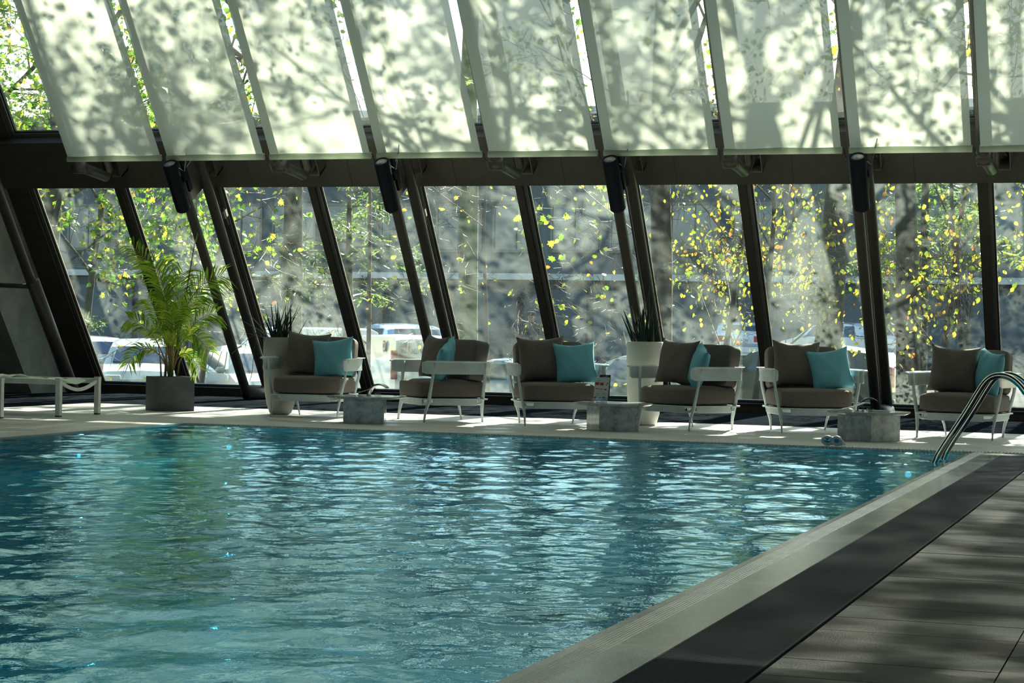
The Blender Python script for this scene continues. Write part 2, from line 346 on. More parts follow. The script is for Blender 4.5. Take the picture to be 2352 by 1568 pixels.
# water surface: real ripples
def water():
    xs = np.arange(PX0, PX1 + 0.019, 0.021)
    ys = [PY0]
    while ys[-1] < PY1: ys.append(ys[-1] + (0.10 if ys[-1] < 4.4 else 0.012 + 0.0028 * (ys[-1] - 4.4)))
    ys = np.array(ys); ys[-1] = PY1
    X, Y = np.meshgrid(xs, ys); Z = np.zeros_like(X)
    for k in range(90):
        lam = 10 ** rng.uniform(-1.08, -0.12); a = rng.normal(0.0, 1.0) + PI / 2 * rng.integers(0, 2) * 0.6 + PI / 2
        am = 0.0055 * lam ** 1.05 / 3.2 * rng.uniform(0.5, 1.3)
        kx, ky = 2 * PI / lam * math.cos(a), 2 * PI / lam * math.sin(a)
        q = kx * X + ky * Y + rng.uniform(0, 6.28) + 0.9 * np.sin(X * rng.uniform(0.3, 1.1) + Y * rng.uniform(0.2, 0.7) + rng.uniform(0, 6))
        Z += am * np.sin(q)
    e = np.minimum(1, np.minimum(X - PX0, PX1 - X + 0.08) / 0.3) * np.minimum(1, (PY1 - Y + 0.15) / 0.4)
    Z = Z * np.clip(e, 0.15, 1) - 0.012
    ny, nx = X.shape; V = np.stack([X, Y, Z], -1).reshape(-1, 3).astype(np.float32)
    i = np.arange((ny - 1) * (nx - 1)); a = (i // (nx - 1)) * nx + i % (nx - 1)
    Fc = np.stack([a, a + 1, a + nx + 1, a + nx], -1).astype(np.int32)
    me = bpy.data.meshes.new('pool_water'); me.vertices.add(len(V)); me.vertices.foreach_set('co', V.ravel())
    me.loops.add(Fc.size); me.loops.foreach_set('vertex_index', Fc.ravel()); me.polygons.add(len(Fc))
    me.polygons.foreach_set('loop_start', np.arange(0, Fc.size, 4, dtype=np.int32)); me.polygons.foreach_set('loop_total', np.full(len(Fc), 4, np.int32))
    me.polygons.foreach_set('use_smooth', np.ones(len(Fc), bool)); me.update(); me.validate(); return me
obj('pool_water', water(), M['water'], kind='structure', label='rippled blue-green water filling the pool')

# lamps in the pool sides, below the surface; most are added to light the water
M['poollamp'] = bpy.data.materials.new('pool_lamp_lens'); M['poollamp'].use_nodes = True
e_ = M['poollamp'].node_tree.nodes['Principled BSDF']; e_.inputs['Emission Color'].default_value = (0.45, 0.85, 1.0, 1); e_.inputs['Emission Strength'].default_value = 2
PL = [(-8.3, 16.46, 0, 'on the far side, near the left corner'), (-2.15, 16.46, 0, 'on the far side, beside the ladder')]
PL += [(-8.76, y, 90, 'on the left side, %s' % w) for y, w in ((14.6, 'nearest the far corner'), (11.2, 'added unseen, second from the far corner'), (7.8, 'added unseen, third from the far corner'), (4.4, 'added unseen below the left picture corner'), (1.0, 'added unseen below and behind the view'))]  # after the first, these are added to brighten the basin
PL += [(-1.70, y, -90, 'added unseen on the coping side, %s' % w) for y, w in ((13.0, 'nearest the ladder'), (9.6, 'second from the ladder'), (6.2, 'third from the ladder'), (2.8, 'fourth from the ladder'))]  # all added out of sight to make the mosaic glow teal
for x, y, a, w in PL:
    t = thing('pool_lamp', 'round underwater lamp ' + w, 'lamp', (x, y, -0.20), R(a), group='underwater lamps')
    yz = lambda p, q, r_: (p, -r_, q)
    obj('rim', MB().lathe([(0.055, -0.03), (0.055, 0.0), (0.035, 0.006)], 20, yz), M['steel'], t, smooth=True)
    obj('lens', MB().lathe([(0.035, 0.0), (0.02, 0.010), (0.01, 0.012)], 20, yz), M['poollamp'], t, smooth=True)
    ld = bpy.data.lights.new('pool_lamp_light', 'AREA'); ld.shape = 'DISK'; ld.size = 0.06; ld.energy = 6.0; ld.color = (0.55, 0.92, 0.92)
    lo = bpy.data.objects.new('pool_lamp_light', ld); COL.objects.link(lo); lo.parent = t; lo.location = (0, -0.03, 0); lo.rotation_euler = (R(-90), 0, 0)

# shell out of view
struct('ceiling', MB().box(XL, XR, -9, ROOFY + 0.3, ROOFZ - 0.9, ROOFZ + 0.3), M['roofm'], 'grey hall roof')
struct('wall_back', MB().box(XL, XR, -9.3, -9, -0.3, 2.6).box(XL, XR, -9.3, -9, 4.4, ROOFZ), M['wall'], 'grey back wall of the hall with a long high opening added for fill light')  # unseen wall; its opening is added to let sky light in from behind
struct('wall_right', MB().box(XR, XR + 0.3, -9, YB, -0.3, ROOFZ), M['wall'], 'grey end wall of the hall')
struct('wall_left', MB().box(XL - 0.3, XL, -9, YB + 0.3, -0.3, ROOFZ), M['wall'], 'dark grey end wall beyond the loungers')
pier = MB().box(XL, -13.98, -0.3, S(ROOFZ) + 0.2, -0.1, 1.02, fp)
struct('pillar', pier, M['conc'], 'leaning concrete pier at the left end of the windows')
struct('baseboard_back', MB().box(X0 - 0.25, XR, YB - 0.12, YB + 0.2, -0.3, 0.075), M['frame'], 'dark upstand under the leaning windows')

# ------------------------------------------------------------------ windows, mullions, beam
SB0, SB1 = SS(2.55, 0.215), SS(3.07, 0.215)      # beam underside / top along the slope
STOP = S(ROOFZ)
wn = 0
def window(x0, x1, s0, s1, gmat, vis):
    global wn
    wn += 1
    w = obj('window_%d' % wn, MB().box(x0, x1, s0, s0 + 0.06, -0.02, 0.055, fp).box(x0, x1, s1 - 0.06, s1, -0.02, 0.055, fp)
            .box(x0, x0 + 0.055, s0 + 0.06, s1 - 0.06, -0.02, 0.055, fp).box(x1 - 0.03, x1, s0 + 0.06, s1 - 0.06, -0.02, 0.055, fp), M['frame_lt'], kind='structure')
    a, b, c, d = x0 + 0.055, x1 - 0.03, s0 + 0.06, s1 - 0.06
    g = 0.014
    obj('gasket', MB().box(a, b, c, c + g, -0.01, 0.03, fp).box(a, b, d - g, d, -0.01, 0.03, fp).box(a, a + g, c, d, -0.01, 0.03, fp).box(b - g, b, c, d, -0.01, 0.03, fp), M['gasket'], w)
    obj('pane', MB().quad(fp(a, c, 0.005), fp(b, c, 0.005), fp(b, d, 0.005), fp(a, d, 0.005)), gmat, w)
    if vis: obj('spacer', MB().box(a + g, b - g, c + g, c + g + 0.008, -0.005, 0.012, fp).box(a + g, a + g + 0.006, c, d, -0.005, 0.012, fp), M['alu'], w)
for i in range(NB):
    window(MX[i] - 0.055, MX[i + 1] - 0.105, S(0.09), SB0 + 0.03, M['glass'], i < 10)
    window(MX[i] - 0.055, MX[i + 1] - 0.105, SB1 - 0.02, STOP, M['glass_up'], False)
for i in range(NB + 1):
    struct('mullion', MB().box(MX[i] - 0.125 if i else MX[i] - 0.35, MX[i] - 0.045, 0.05, STOP, -0.05, 0.10, fp), M['frame'], 'dark brown leaning mullion between panes')
bm = struct('beam', MB().box(X0 - 0.3, XR, SB0 + 0.004, SB1 - 0.004, -0.05, 0.205, fp), M['frame'], 'dark horizontal facade beam between the two rows of windows')
for i in range(NB):
    xa = MX[i] + 0.52 - PITCH
    obj('panel', MB().box(max(xa, X0 - 0.3) + 0.002, xa + PITCH - 0.002, SB0, SB1, 0.20, 0.215, fp), M['beam'], bm)

# ------------------------------------------------------------------ steel tubes, brackets and lamps on the facade
TN = 0.93; SL0 = SS(2.22, 1.16)
def solid(x, s, n): return fp(x, s, n)
def truss(i, name_lab):
    x = MX[i] + 0.02
    t = thing('truss_column', name_lab, 'column', fp(x, SS(0.0, 0.66), 0.66), 0)
    bx_, by_, bz_ = t.location
    L = lambda X, s, n: tuple(Vector(fp(X, s, n)) - t.location)
    obj('inner_tube', MB().tube([L(x, SS(0.04, TN - 0.05), TN - 0.05), L(x, STOP, TN - 0.05)], 0.058, 14), M['tube'], t, smooth=True)
    obj('outer_tube', MB().tube([L(x + 0.05, SS(0.04, 0.45), 0.45), L(x + 0.05, STOP, 0.45)], 0.062, 14), M['tube'], t, smooth=True)
    obj('foot', MB().tube([L(x, SS(0.09, TN - 0.05), TN - 0.05), L(x + 0.03, SS(0.08, 0.66), 0.66), L(x + 0.05, SS(0.09, 0.45), 0.45)], 0.085, 12), M['tube'], t, smooth=True)
    obj('gusset', MB().prism([(0, 0), (0.36, 0.02), (0.36, 0.4), (0.05, 0.42)], -0.006, 0.006, lambda a, b_, c: L(x + c, SS(2.45, 0.6) + b_, 0.48 + a)), M['tube'], t)
    obj('bracket', MB().box(x + 0.07, x + 0.19, SS(2.72, 0.3), SS(2.735, 0.3), 0.21, 0.40, L).box(x + 0.07, x + 0.19, SS(2.93, 0.3), SS(2.945, 0.3), 0.21, 0.40, L).box(x + 0.18, x + 0.19, SS(2.72, 0.3), SS(2.945, 0.3), 0.21, 0.40, L), M['tube'], t)
    obj('bolt', MB().lathe([(0.018, 0), (0.018, 0.03)], 6, lambda a, b_, c: L(x + 0.13 + a, SS(2.79, 0.3) + b_, 0.22 + c)), M['frame_lt'], t)
    obj('clasp', MB().box(MX[i] - 0.03, MX[i] + 0.0, S(2.28), S(2.36), 0.06, 0.14, L).tube([L(MX[i], S(2.2), 0.12), L(MX[i], S(2.4), 0.12)], 0.01, 6), M['alu'], t)
    return t
ord_ = ['first', 'second', 'third', 'fourth', 'fifth']
truss(2, 'leaning brown twin-tube column behind the lamp nearest the palm')
truss(4, 'leaning brown twin-tube column behind the second lamp from the palm')
truss(6, 'leaning brown twin-tube column rising behind the white vase')
truss(8, 'leaning dark twin-tube column beside the fourth black lamp, near the ladder')
for i in (10, 12, 14, 16):
    truss(i, 'leaning brown twin-tube column beyond the right-hand end of the picture')
tl = thing('truss_column', 'thick leaning brown tube in front of the concrete pier', 'column', fp(-13.50, 0.02, 0.9))
L = lambda X, s, n: tuple(Vector(fp(X, s, n)) - tl.location)
obj('inner_tube', MB().tube([L(-13.46, SS(0.05, 0.92), 0.92), L(-13.46, STOP, 0.92)], 0.062, 14), M['tube'], tl, smooth=True)
obj('outer_tube', MB().tube([L(-13.45, SS(0.06, 0.9), 0.90), L(-13.45, SS(1.42, 0.9), 0.90)], 0.085, 14), M['tube'], tl, smooth=True)
obj('bracket', MB().tube([L(-13.5, SS(1.36, 0.9), 0.92), L(-13.98, SS(1.36, 0.9), 0.9)], 0.03, 10), M['tube'], tl, smooth=True)
for i, lab in ((1, 'brown elbowed tube end under the first roller shade, above the palm'), (3, 'brown elbowed tube end on the beam between the first two lamps'),
               (5, 'brown elbowed tube end on the beam between the second and third lamps'), (7, 'brown elbowed tube end on the dark beam between the third and fourth lamps'),
               (9, 'brown elbowed tube end on the dark beam near the right edge')):
    x = MX[i] + 0.02
    t = thing('elbow_tube', lab, 'tube', fp(x, SS(2.6, 0.6), 0.6))
    L = lambda X, s, n: tuple(Vector(fp(X, s, n)) - t.location)
    obj('pipe', MB().tube([L(x, SS(8.05, TN), TN - 0.05), L(x, SS(2.85, 0.9), TN - 0.05), L(x, SS(2.75, 0.9), TN - 0.07), L(x + 0.01, SS(2.70, 0.85), TN - 0.12), L(x + 0.03, SS(2.66, 0.45), 0.45), L(x + 0.05, SS(2.74, 0.36), 0.36), L(x + 0.05, SS(8.05, 0.36), 0.36)], 0.062, 14), M['tube'], t, smooth=True)
    obj('elbow', MB().lathe([(0.075, -0.075), (0.08, 0), (0.075, 0.075)], 14, lambda a, b_, c: L(x + c * 0.95, SS(2.72, 0.87) + a, TN - 0.07 + b_)), M['tube'], t, smooth=True)
    obj('bracket', MB().box(x + 0.10, x + 0.22, SS(2.72, 0.3), SS(2.735, 0.3), 0.21, 0.42, L).box(x + 0.10, x + 0.22, SS(2.93, 0.3), SS(2.945, 0.3), 0.21, 0.42, L).box(x + 0.21, x + 0.22, SS(2.72, 0.3), SS(2.945, 0.3), 0.21, 0.42, L), M['tube'], t)
    obj('bolt', MB().lathe([(0.018, 0), (0.018, 0.03)], 6, lambda a, b_, c: L(x + 0.16 + a, SS(2.79, 0.3) + b_, 0.22 + c)), M['frame_lt'], t)
for i, lab in ((2, 'black cylinder uplight over the palm, first from the left'), (4, 'black cylinder uplight on the second twin-tube column'),
               (6, 'black cylinder uplight above the white vase'), (8, 'black cylinder uplight on the darkest column, nearest the ladder'), ):
    x = MX[i] + 0.11
    t = thing('wall_lamp', lab, 'lamp', fp(x, SL0, 1.16), group='black cylinder uplights')
    L = lambda X, s, n: tuple(Vector(fp(X, s, n)) - t.location)
    rim = lambda a, b_, c: L(x + a, SL0 + c, 1.16 + b_)
    obj('housing', MB().lathe([(0.07, 0.0), (0.083, 0.015), (0.083, 0.62), (0.066, 0.62), (0.062, 0.52)], 28, rim), M['lamp'], t, smooth=False)
    obj('reflector', MB().lathe([(0.0655, 0.614), (0.045, 0.598), (0.01, 0.59)], 28, rim), M['lampin'], t, smooth=True)
    obj('mount', MB().box(x - 0.02, x + 0.09, SL0 + 0.34, SL0 + 0.42, 0.98, 1.1, L).box(x + 0.03, x + 0.06, SL0 + 0.15, SL0 + 0.6, 0.93, 1.0, L), M['lamp'], t)
    obj('cable', MB().tube([L(x + 0.085, SL0 + 0.55, 1.14), L(x + 0.12, SL0 + 0.48, 1.1), L(x + 0.15, SL0 + 0.6, 1.05), L(x + 0.19, SL0 + 0.75, 1.0)], 0.006, 6), M['alu'], t)

# ------------------------------------------------------------------ roller shades
SN = 1.03; SHB = SS(2.80, SN)
sh_lab = ['leftmost roller shade, its free edge beside bare glass', 'second roller shade from the left, tree shadow on it', 'third roller shade from the left, ending between elbow and second lamp',
          'fourth roller shade from the left, starting above the second lamp', 'fifth roller shade, whose left lower corner is near the middle elbow', 'sixth roller shade, starting above the third lamp',
          'seventh roller shade, ending above the fourth lamp', 'eighth roller shade, starting above the fourth lamp', 'ninth roller shade, cut by the right edge of the picture']
for k in range(14):
    xa = -12.285 + 1.2865 * k + 0.005; xb = -12.285 + 1.2865 * (k + 1) - 0.085
    if k == 0: xa -= 0.0
    lab = sh_lab[k] if k < 9 else 'roller shade past the right edge of the picture, %s of the five there' % ['first', 'second', 'third', 'fourth', 'last'][k - 9]
    t = thing('roller_shade', 'pale ' + lab if k < 9 else lab, 'shade', fp((xa + xb) / 2, SHB, SN), group='roller shades in front of the upper windows' if k < 9 else None)
    L = lambda X, s, n: tuple(Vector(fp(X, s, n)) - t.location)
    g = MB(); nx, ns = 8, 14; s1 = STOP - 0.9
    vs = [L(xa + (xb - xa) * a / nx, SHB + (s1 - SHB) * b_ / ns, SN + 0.006 * math.sin(a * 1.3 + k) + 0.02 * math.sin(PI * b_ / ns)) for b_ in range(ns + 1) for a in range(nx + 1)]
    g.add(vs, [(j * (nx + 1) + a, j * (nx + 1) + a + 1, (j + 1) * (nx + 1) + a + 1, (j + 1) * (nx + 1) + a) for j in range(ns) for a in range(nx)])
    obj('fabric', g, M['shade'], t, smooth=True)
    obj('hem_bar', MB().tube([L(xa - 0.01, SHB, SN), L(xb + 0.01, SHB, SN)], 0.024, 10, flat=1.6), M['shade'], t, smooth=True)
    obj('hook', MB().tube([L(xb + 0.02, SHB + 0.02, SN), L(xb + 0.035, SHB - 0.01, SN), L(xb + 0.03, SHB - 0.05, SN), L(xb + 0.045, SHB - 0.09, SN)], 0.006, 5), M['black'], t)
    obj('chain', MB().tube([L(xb + 0.04, SHB - 0.08, SN), L(xb + 0.05, SHB - 0.22, SN - 0.02)], 0.005, 5), M['alu'], t)

# ------------------------------------------------------------------ armchairs
def puff(ax, ay, az, n=7.0, k=10, bulge=0.0):
    mb = MB(); idx = {}
    def pt(p):
        q = (abs(p[0]) ** n + abs(p[1]) ** n + abs(p[2]) ** n) ** (1 / n); p = [c / q for c in p]
        bz = 1 + bulge * (1 - p[0] ** 2) * (1 - p[1] ** 2)
        return (ax * p[0], ay * p[1], az * p[2] * bz)
    def vid(p):
        key = tuple(round(c * k) for c in p)
        if key not in idx: idx[key] = len(mb.v); mb.v.append(pt(p))
        return idx[key]
    for d in range(3):
        for sg in (-1, 1):
            for i in range(-k, k, 2):
                for j in range(-k, k, 2):
                    q = []
                    for a, b_ in ((i, j), (i + 2, j), (i + 2, j + 2), (i, j + 2)):
                        p = [0, 0, 0]; p[d] = sg; p[(d + 1) % 3] = a / k; p[(d + 2) % 3] = b_ / k; q.append(vid(p))
                    mb.f.append(tuple(q if sg > 0 else q[::-1]))
    return mb
def pillow(w, h, th, seed, k=16):
    rd = random.Random(seed); mb = MB(); pt = {}
    ph = [rd.uniform(0, 6) for _ in range(4)]
    for side in (1, -1):
        for i in range(k + 1):
            for j in range(k + 1):
                u, v = 2 * i / k - 1, 2 * j / k - 1
                edge = i in (0, k) or j in (0, k); key = (i, j, 1 if edge else side)
                if key in pt: continue
                x = w / 2 * u * (1 - 0.10 * (1 - v * v) * abs(u)); z = h / 2 * v * (1 - 0.11 * (1 - u * u) * abs(v) * (1.5 if v > 0 else 0.7))
                t_ = th / 2 * ((1 - u * u) * (1 - v * v)) ** 0.42
                wr = 0.006 * math.sin(7 * u + ph[0]) * math.sin(5 * v + ph[1]) + 0.010 * max(0, v) ** 2 * math.sin(11 * u + ph[2])
                pt[key] = len(mb.v); mb.v.append((x, side * t_ + wr * (0 if edge else 1), z))
    for side in (1, -1):
        for i in range(k):
            for j in range(k):
                q = []
                for a, b_ in ((i, j), (i + 1, j), (i + 1, j + 1), (i, j + 1)):
                    e = a in (0, k) or b_ in (0, k); q.append(pt[(a, b_, 1 if e else side)])
                mb.f.append(tuple(q if side < 0 else q[::-1]))
    return mb
def make_chair():
    t = thing('lounge_chair', '-', 'chair')
    for sx in (-1, 1):
        obj('leg', MB().tube([(sx * 0.425, -0.27, 0.59), (sx * 0.405, -0.285, 0.42), (sx * 0.365, -0.30, 0.215), (sx * 0.352, -0.33, 0.10), (sx * 0.35, -0.345, 0.0)], [0.018, 0.017, 0.022, 0.015, 0.010], 8, flat=0.75), M['chairmetal'], t, smooth=True)
        obj('leg', MB().tube([(sx * 0.40, 0.27, 0.59), (sx * 0.375, 0.285, 0.42), (sx * 0.32, 0.285, 0.215), (sx * 0.285, 0.30, 0.10), (sx * 0.27, 0.315, 0.0)], [0.018, 0.017, 0.022, 0.015, 0.010], 8, flat=0.75), M['chairmetal'], t, smooth=True)
    fr_ = MB().box(-0.36, 0.36, -0.37, 0.33, 0.222, 0.236)
    fr_.box(-0.26, 0.26, -0.335, -0.31, 0.165, 0.222).box(-0.26, 0.26, 0.27, 0.295, 0.165, 0.222)
    fr_.box(-0.345, -0.32, -0.24, 0.22, 0.165, 0.222).box(0.32, 0.345, -0.24, 0.22, 0.165, 0.222)
    for sx in (-1, 1):
        fr_.tube([(sx * 0.26, -0.322, 0.180), (sx * 0.33, -0.312, 0.182), (sx * 0.362, -0.30, 0.215)], 0.013, 6)
        fr_.tube([(sx * 0.332, -0.24, 0.180), (sx * 0.34, -0.28, 0.185), (sx * 0.362, -0.30, 0.215)], 0.013, 6)
        fr_.tube([(sx * 0.26, 0.282, 0.180), (sx * 0.30, 0.285, 0.185), (sx * 0.32, 0.285, 0.215)], 0.013, 6)
        fr_.tube([(sx * 0.332, 0.22, 0.180), (sx * 0.33, 0.26, 0.185), (sx * 0.32, 0.285, 0.215)], 0.013, 6)
    obj('seat_frame', fr_, M['chairmetal'], t, bevel=0.004)
    path = [(-0.415, -0.40), (-0.425, -0.36), (-0.43, -0.1), (-0.425, 0.15), (-0.40, 0.28), (-0.33, 0.36), (-0.2, 0.395), (0, 0.40)]
    path = path + [(-x, y) for x, y in path[-2::-1]]
    prof = [(0.0, 0.475), (-0.004, 0.54), (0.0, 0.592), (0.012, 0.604), (0.040, 0.607), (0.040, 0.600), (0.016, 0.597), (0.008, 0.588), (0.006, 0.54), (0.010, 0.475)]
    vs = []; n = len(prof)
    for i, (x, y) in enumerate(path):
        a = path[max(0, i - 1)]; b_ = path[min(len(path) - 1, i + 1)]
        tx, ty = b_[0] - a[0], b_[1] - a[1]; l = math.hypot(tx, ty); nx_, ny_ = -ty / l, tx / l
        cz = 0.02 if i in (0, len(path) - 1) else 0
        for (q, z) in prof: vs.append((x + nx_ * q, y + ny_ * q, z + (cz if z < 0.5 else (-cz * 0.6 if z > 0.58 else 0))))
    fs = [(i * n + j, i * n + (j + 1) % n, (i + 1) * n + (j + 1) % n, (i + 1) * n + j) for i in range(len(path) - 1) for j in range(n)]
    fs += [tuple(range(n)), tuple(range((len(path) - 1) * n, len(path) * n))[::-1]]
    o = obj('arm_band', MB().add(vs, fs), M['chairmetal'], t, bevel=0.003)
    for sx in (-1, 1): obj('screw', MB().lathe([(0.008, 0), (0.006, 0.004)], 8, lambda a, b_, c: (sx * (0.42 - c), -0.27 + a, 0.545 + b_)), M['gasket'], t)
    obj('seat_cushion', MB().add([(x, y - 0.02, z + 0.325) for x, y, z in puff(0.355, 0.355, 0.088, 7, 12, 0.10).v], puff(0.355, 0.355, 0.088, 7, 12, 0.10).f), M['grey_fab'], t, smooth=True)
    bc = puff(0.35, 0.085, 0.205, 10, 12)
    vs = []
    for x, y, z in bc.v:
        a = R(10); vs.append((x, 0.245 + y * math.cos(a) + z * math.sin(a), 0.605 + z * math.cos(a) - y * math.sin(a)))
    obj('back_cushion', MB().add(vs, bc.f), M['grey_fab'], t, smooth=True)
    return t
ch_spec = [  # foot x, y, which foot, rotation, label
    (-8.75, 18.26, -1, 6, 'taupe-cushioned white metal armchair beside the grey concrete vase'),
    (-7.07, 18.19, 1, -47, 'white metal armchair turned left, right of the first marble table'),
    (-6.03, 18.20, -1, 30, 'white metal armchair left of the menu table, turned towards it'),
    (-4.44, 18.30, 1, -32, 'white metal armchair just right of the white vase and the menu table'),
    (-3.61, 18.58, -1, 27, 'white metal armchair left of the marble table nearest the goggles'),
    (-2.36, 18.61, -1, -10, 'white metal armchair behind the steel pool ladder rails')]
grey_lab = ['against the chair by the concrete vase', 'on the chair turned left beside the first table', 'on the chair left of the menu table', 'on the chair right of the white vase', 'on the chair left of the goggles', 'on the chair behind the ladder']
proto = make_chair(); pg = None
pil_g = pillow(0.47, 0.45, 0.17, 3).mesh('grey_pillow'); pil_g.materials.append(M['grey_fab'])
pil_g2 = pillow(0.47, 0.45, 0.17, 5).mesh('grey_pillow'); pil_g2.materials.append(M['grey_fab'])
pil_t = pillow(0.43, 0.42, 0.15, 8).mesh('teal_pillow'); pil_t.materials.append(M['teal_fab'])
pil_t2 = pillow(0.43, 0.42, 0.15, 12).mesh('teal_pillow'); pil_t2.materials.append(M['teal_fab'])
gp = [(-0.12, 0.06, 0.645, -13, 4, 0), (-0.13, -0.05, 0.64, -12, 3, 6), (-0.12, 0.05, 0.645, -14, -3, -8), (-0.14, -0.04, 0.645, -13, 3, 6), (-0.11, 0.05, 0.65, -13, 2, -4), (-0.13, 0.05, 0.635, -12, 3, 4)]
tp = [(0.205, -0.06, 0.605, -17, -7, 4), (0.20, -0.07, 0.60, -14, 20, -34), (0.20, -0.07, 0.61, -16, -3, 2), (0.20, -0.08, 0.60, -14, 14, -32), (0.20, -0.06, 0.60, -15, -8, 2), (0.23, -0.04, 0.615, -8, 8, -46)]
for i, (fx, fy, sgn, rot, lab) in enumerate(ch_spec):
    a = R(rot); lx, ly = sgn * 0.35, -0.345
    cx = fx - (lx * math.cos(a) - ly * math.sin(a)); cyy = fy - (lx * math.sin(a) + ly * math.cos(a))
    o = proto if i == 0 else copy_tree(proto)
    o.location = (cx, cyy, 0); o.rotation_euler = (0, 0, a); o['label'] = lab; o['group'] = 'armchairs along the window side of the pool'
    mw = Matrix.Translation((cx, cyy, 0)) @ Matrix.Rotation(a, 4, 'Z')
    for (x, y, z, tilt, inpl, yw), name, me, lb in ((gp[i], 'grey_pillow', pil_g if i % 2 else pil_g2, 'square taupe pillow ' + grey_lab[i]), (tp[i], 'teal_pillow', pil_t if i % 2 else pil_t2, 'turquoise pillow ' + grey_lab[i])):
        p = obj(name, me, None, smooth=True, label=lb, category='pillow', group=name.replace('_', ' ') + 's on the armchairs')
        p.matrix_world = mw @ Matrix.Translation((x, y, z)) @ Matrix.Rotation(R(yw), 4, 'Z') @ Matrix.Rotation(R(tilt), 4, 'X') @ Matrix.Rotation(R(inpl), 4, 'Y')

# ------------------------------------------------------------------ marble tables
def table(x, y, rz, label):
    t = thing('marble_table', label, 'table', (x, y, 0), rz, 'low marble tables')
    obj('base', MB().box(-0.195, 0.195, -0.195, 0.195, 0.0, 0.232), M['marble'], t, bevel=0.003)
    oc = [(0.375 * math.cos(PI / 8 + i * PI / 4 - rz), 0.375 * math.sin(PI / 8 + i * PI / 4 - rz)) for i in range(8)]
    sm = [(px * 0.93, py * 0.93) for px, py in oc]
    g = MB().prism(sm, 0.232, 0.246, s1=1 / 0.93).prism(oc, 0.246, 0.258)
    obj('tabletop', g, M['marble'], t)
    return t
# table face angles: left face / right face widths seen by the camera
table(-7.52, 17.78, R(19), 'low marble table between the two left-hand armchairs, with leaflets')
table(-5.10, 18.00, R(34), 'low marble table carrying the menu card, in front of the white vase')
table(-2.68, 17.80, R(58), 'low marble table nearest the swimming goggles')
def leaflet(x, y, rz, label, big):
    z0 = 0.2585
    t = thing('leaflet_stand', label, 'leaflet', (x, y, z0), rz)
    g = MB(); n = 8
    for k in range(n):
        u0, u1 = k / n, (k + 1) / n
        h = lambda u: 0.015 + 0.06 * u ** 1.3
        g.box(-0.13 + 0.2 * u0, -0.13 + 0.2 * u1, -0.07, 0.07, 0, 0.003, lambda a, b_, c: (a, b_, c + h((a + 0.13) / 0.2)))
    obj('page', g, M['paper'], t)
    obj('holder', MB().box(0.05, 0.058, -0.04, 0.04, 0.0, 0.07).box(0.0, 0.06, -0.04, 0.04, 0.0, 0.004), M['acrylic'], t)
    obj('ashtray', MB().box(0.09, 0.15, -0.03, 0.03, 0.0, 0.022), M['acrylic'], t)
def curled(x, y, z, rz, label):
    g = MB(); n = 12; L_ = 0.26
    pts = [tuple(p)[::2] for p in bez([(-0.075, 0, 0.0), (-0.07, 0, 0.07), (-0.01, 0, 0.15), (0.07, 0, 0.12), (0.11, 0, 0.085)], n)]
    vs = [(p[0], s_ * 0.075, p[1]) for p in pts for s_ in (-1, 1)] + [(p[0] + 0.010, s_ * 0.075, p[1] - 0.014) for p in pts for s_ in (-1, 1)]
    m_ = 2 * (n + 1)
    fs = [(2 * i, 2 * i + 1, 2 * i + 3, 2 * i + 2) for i in range(n)] + [(m_ + 2 * i, m_ + 2 * i + 2, m_ + 2 * i + 3, m_ + 2 * i + 1) for i in range(n)]
    fs += [(2 * i, 2 * i + 2, m_ + 2 * i + 2, m_ + 2 * i) for i in range(n)] + [(2 * i + 1, m_ + 2 * i + 1, m_ + 2 * i + 3, 2 * i + 3) for i in range(n)]
    obj('magazine', g.add(vs, fs), M['mag'], loc=(x, y, z), rz=rz, label=label, category='magazine')
M['mag'] = simple('magazine_cover', (0.05, 0.08, 0.11), 0.25, c2=(0.03, 0.05, 0.07), ns=4)
leaflet(-7.52, 17.78, R(19), 'curled leaflet on a clear stand, on the table between the left armchairs', 1)
leaflet(-2.78, 17.74, R(19), 'folded leaflet on a clear stand, on the table near the goggles', 1)
curled(-7.50, 17.99, 0.258, R(10), 'dark curled magazine arching up behind the left table leaflet')
curled(-2.74, 17.98, 0.258, R(10), 'dark curled magazine arching up behind the leaflet near the goggles')
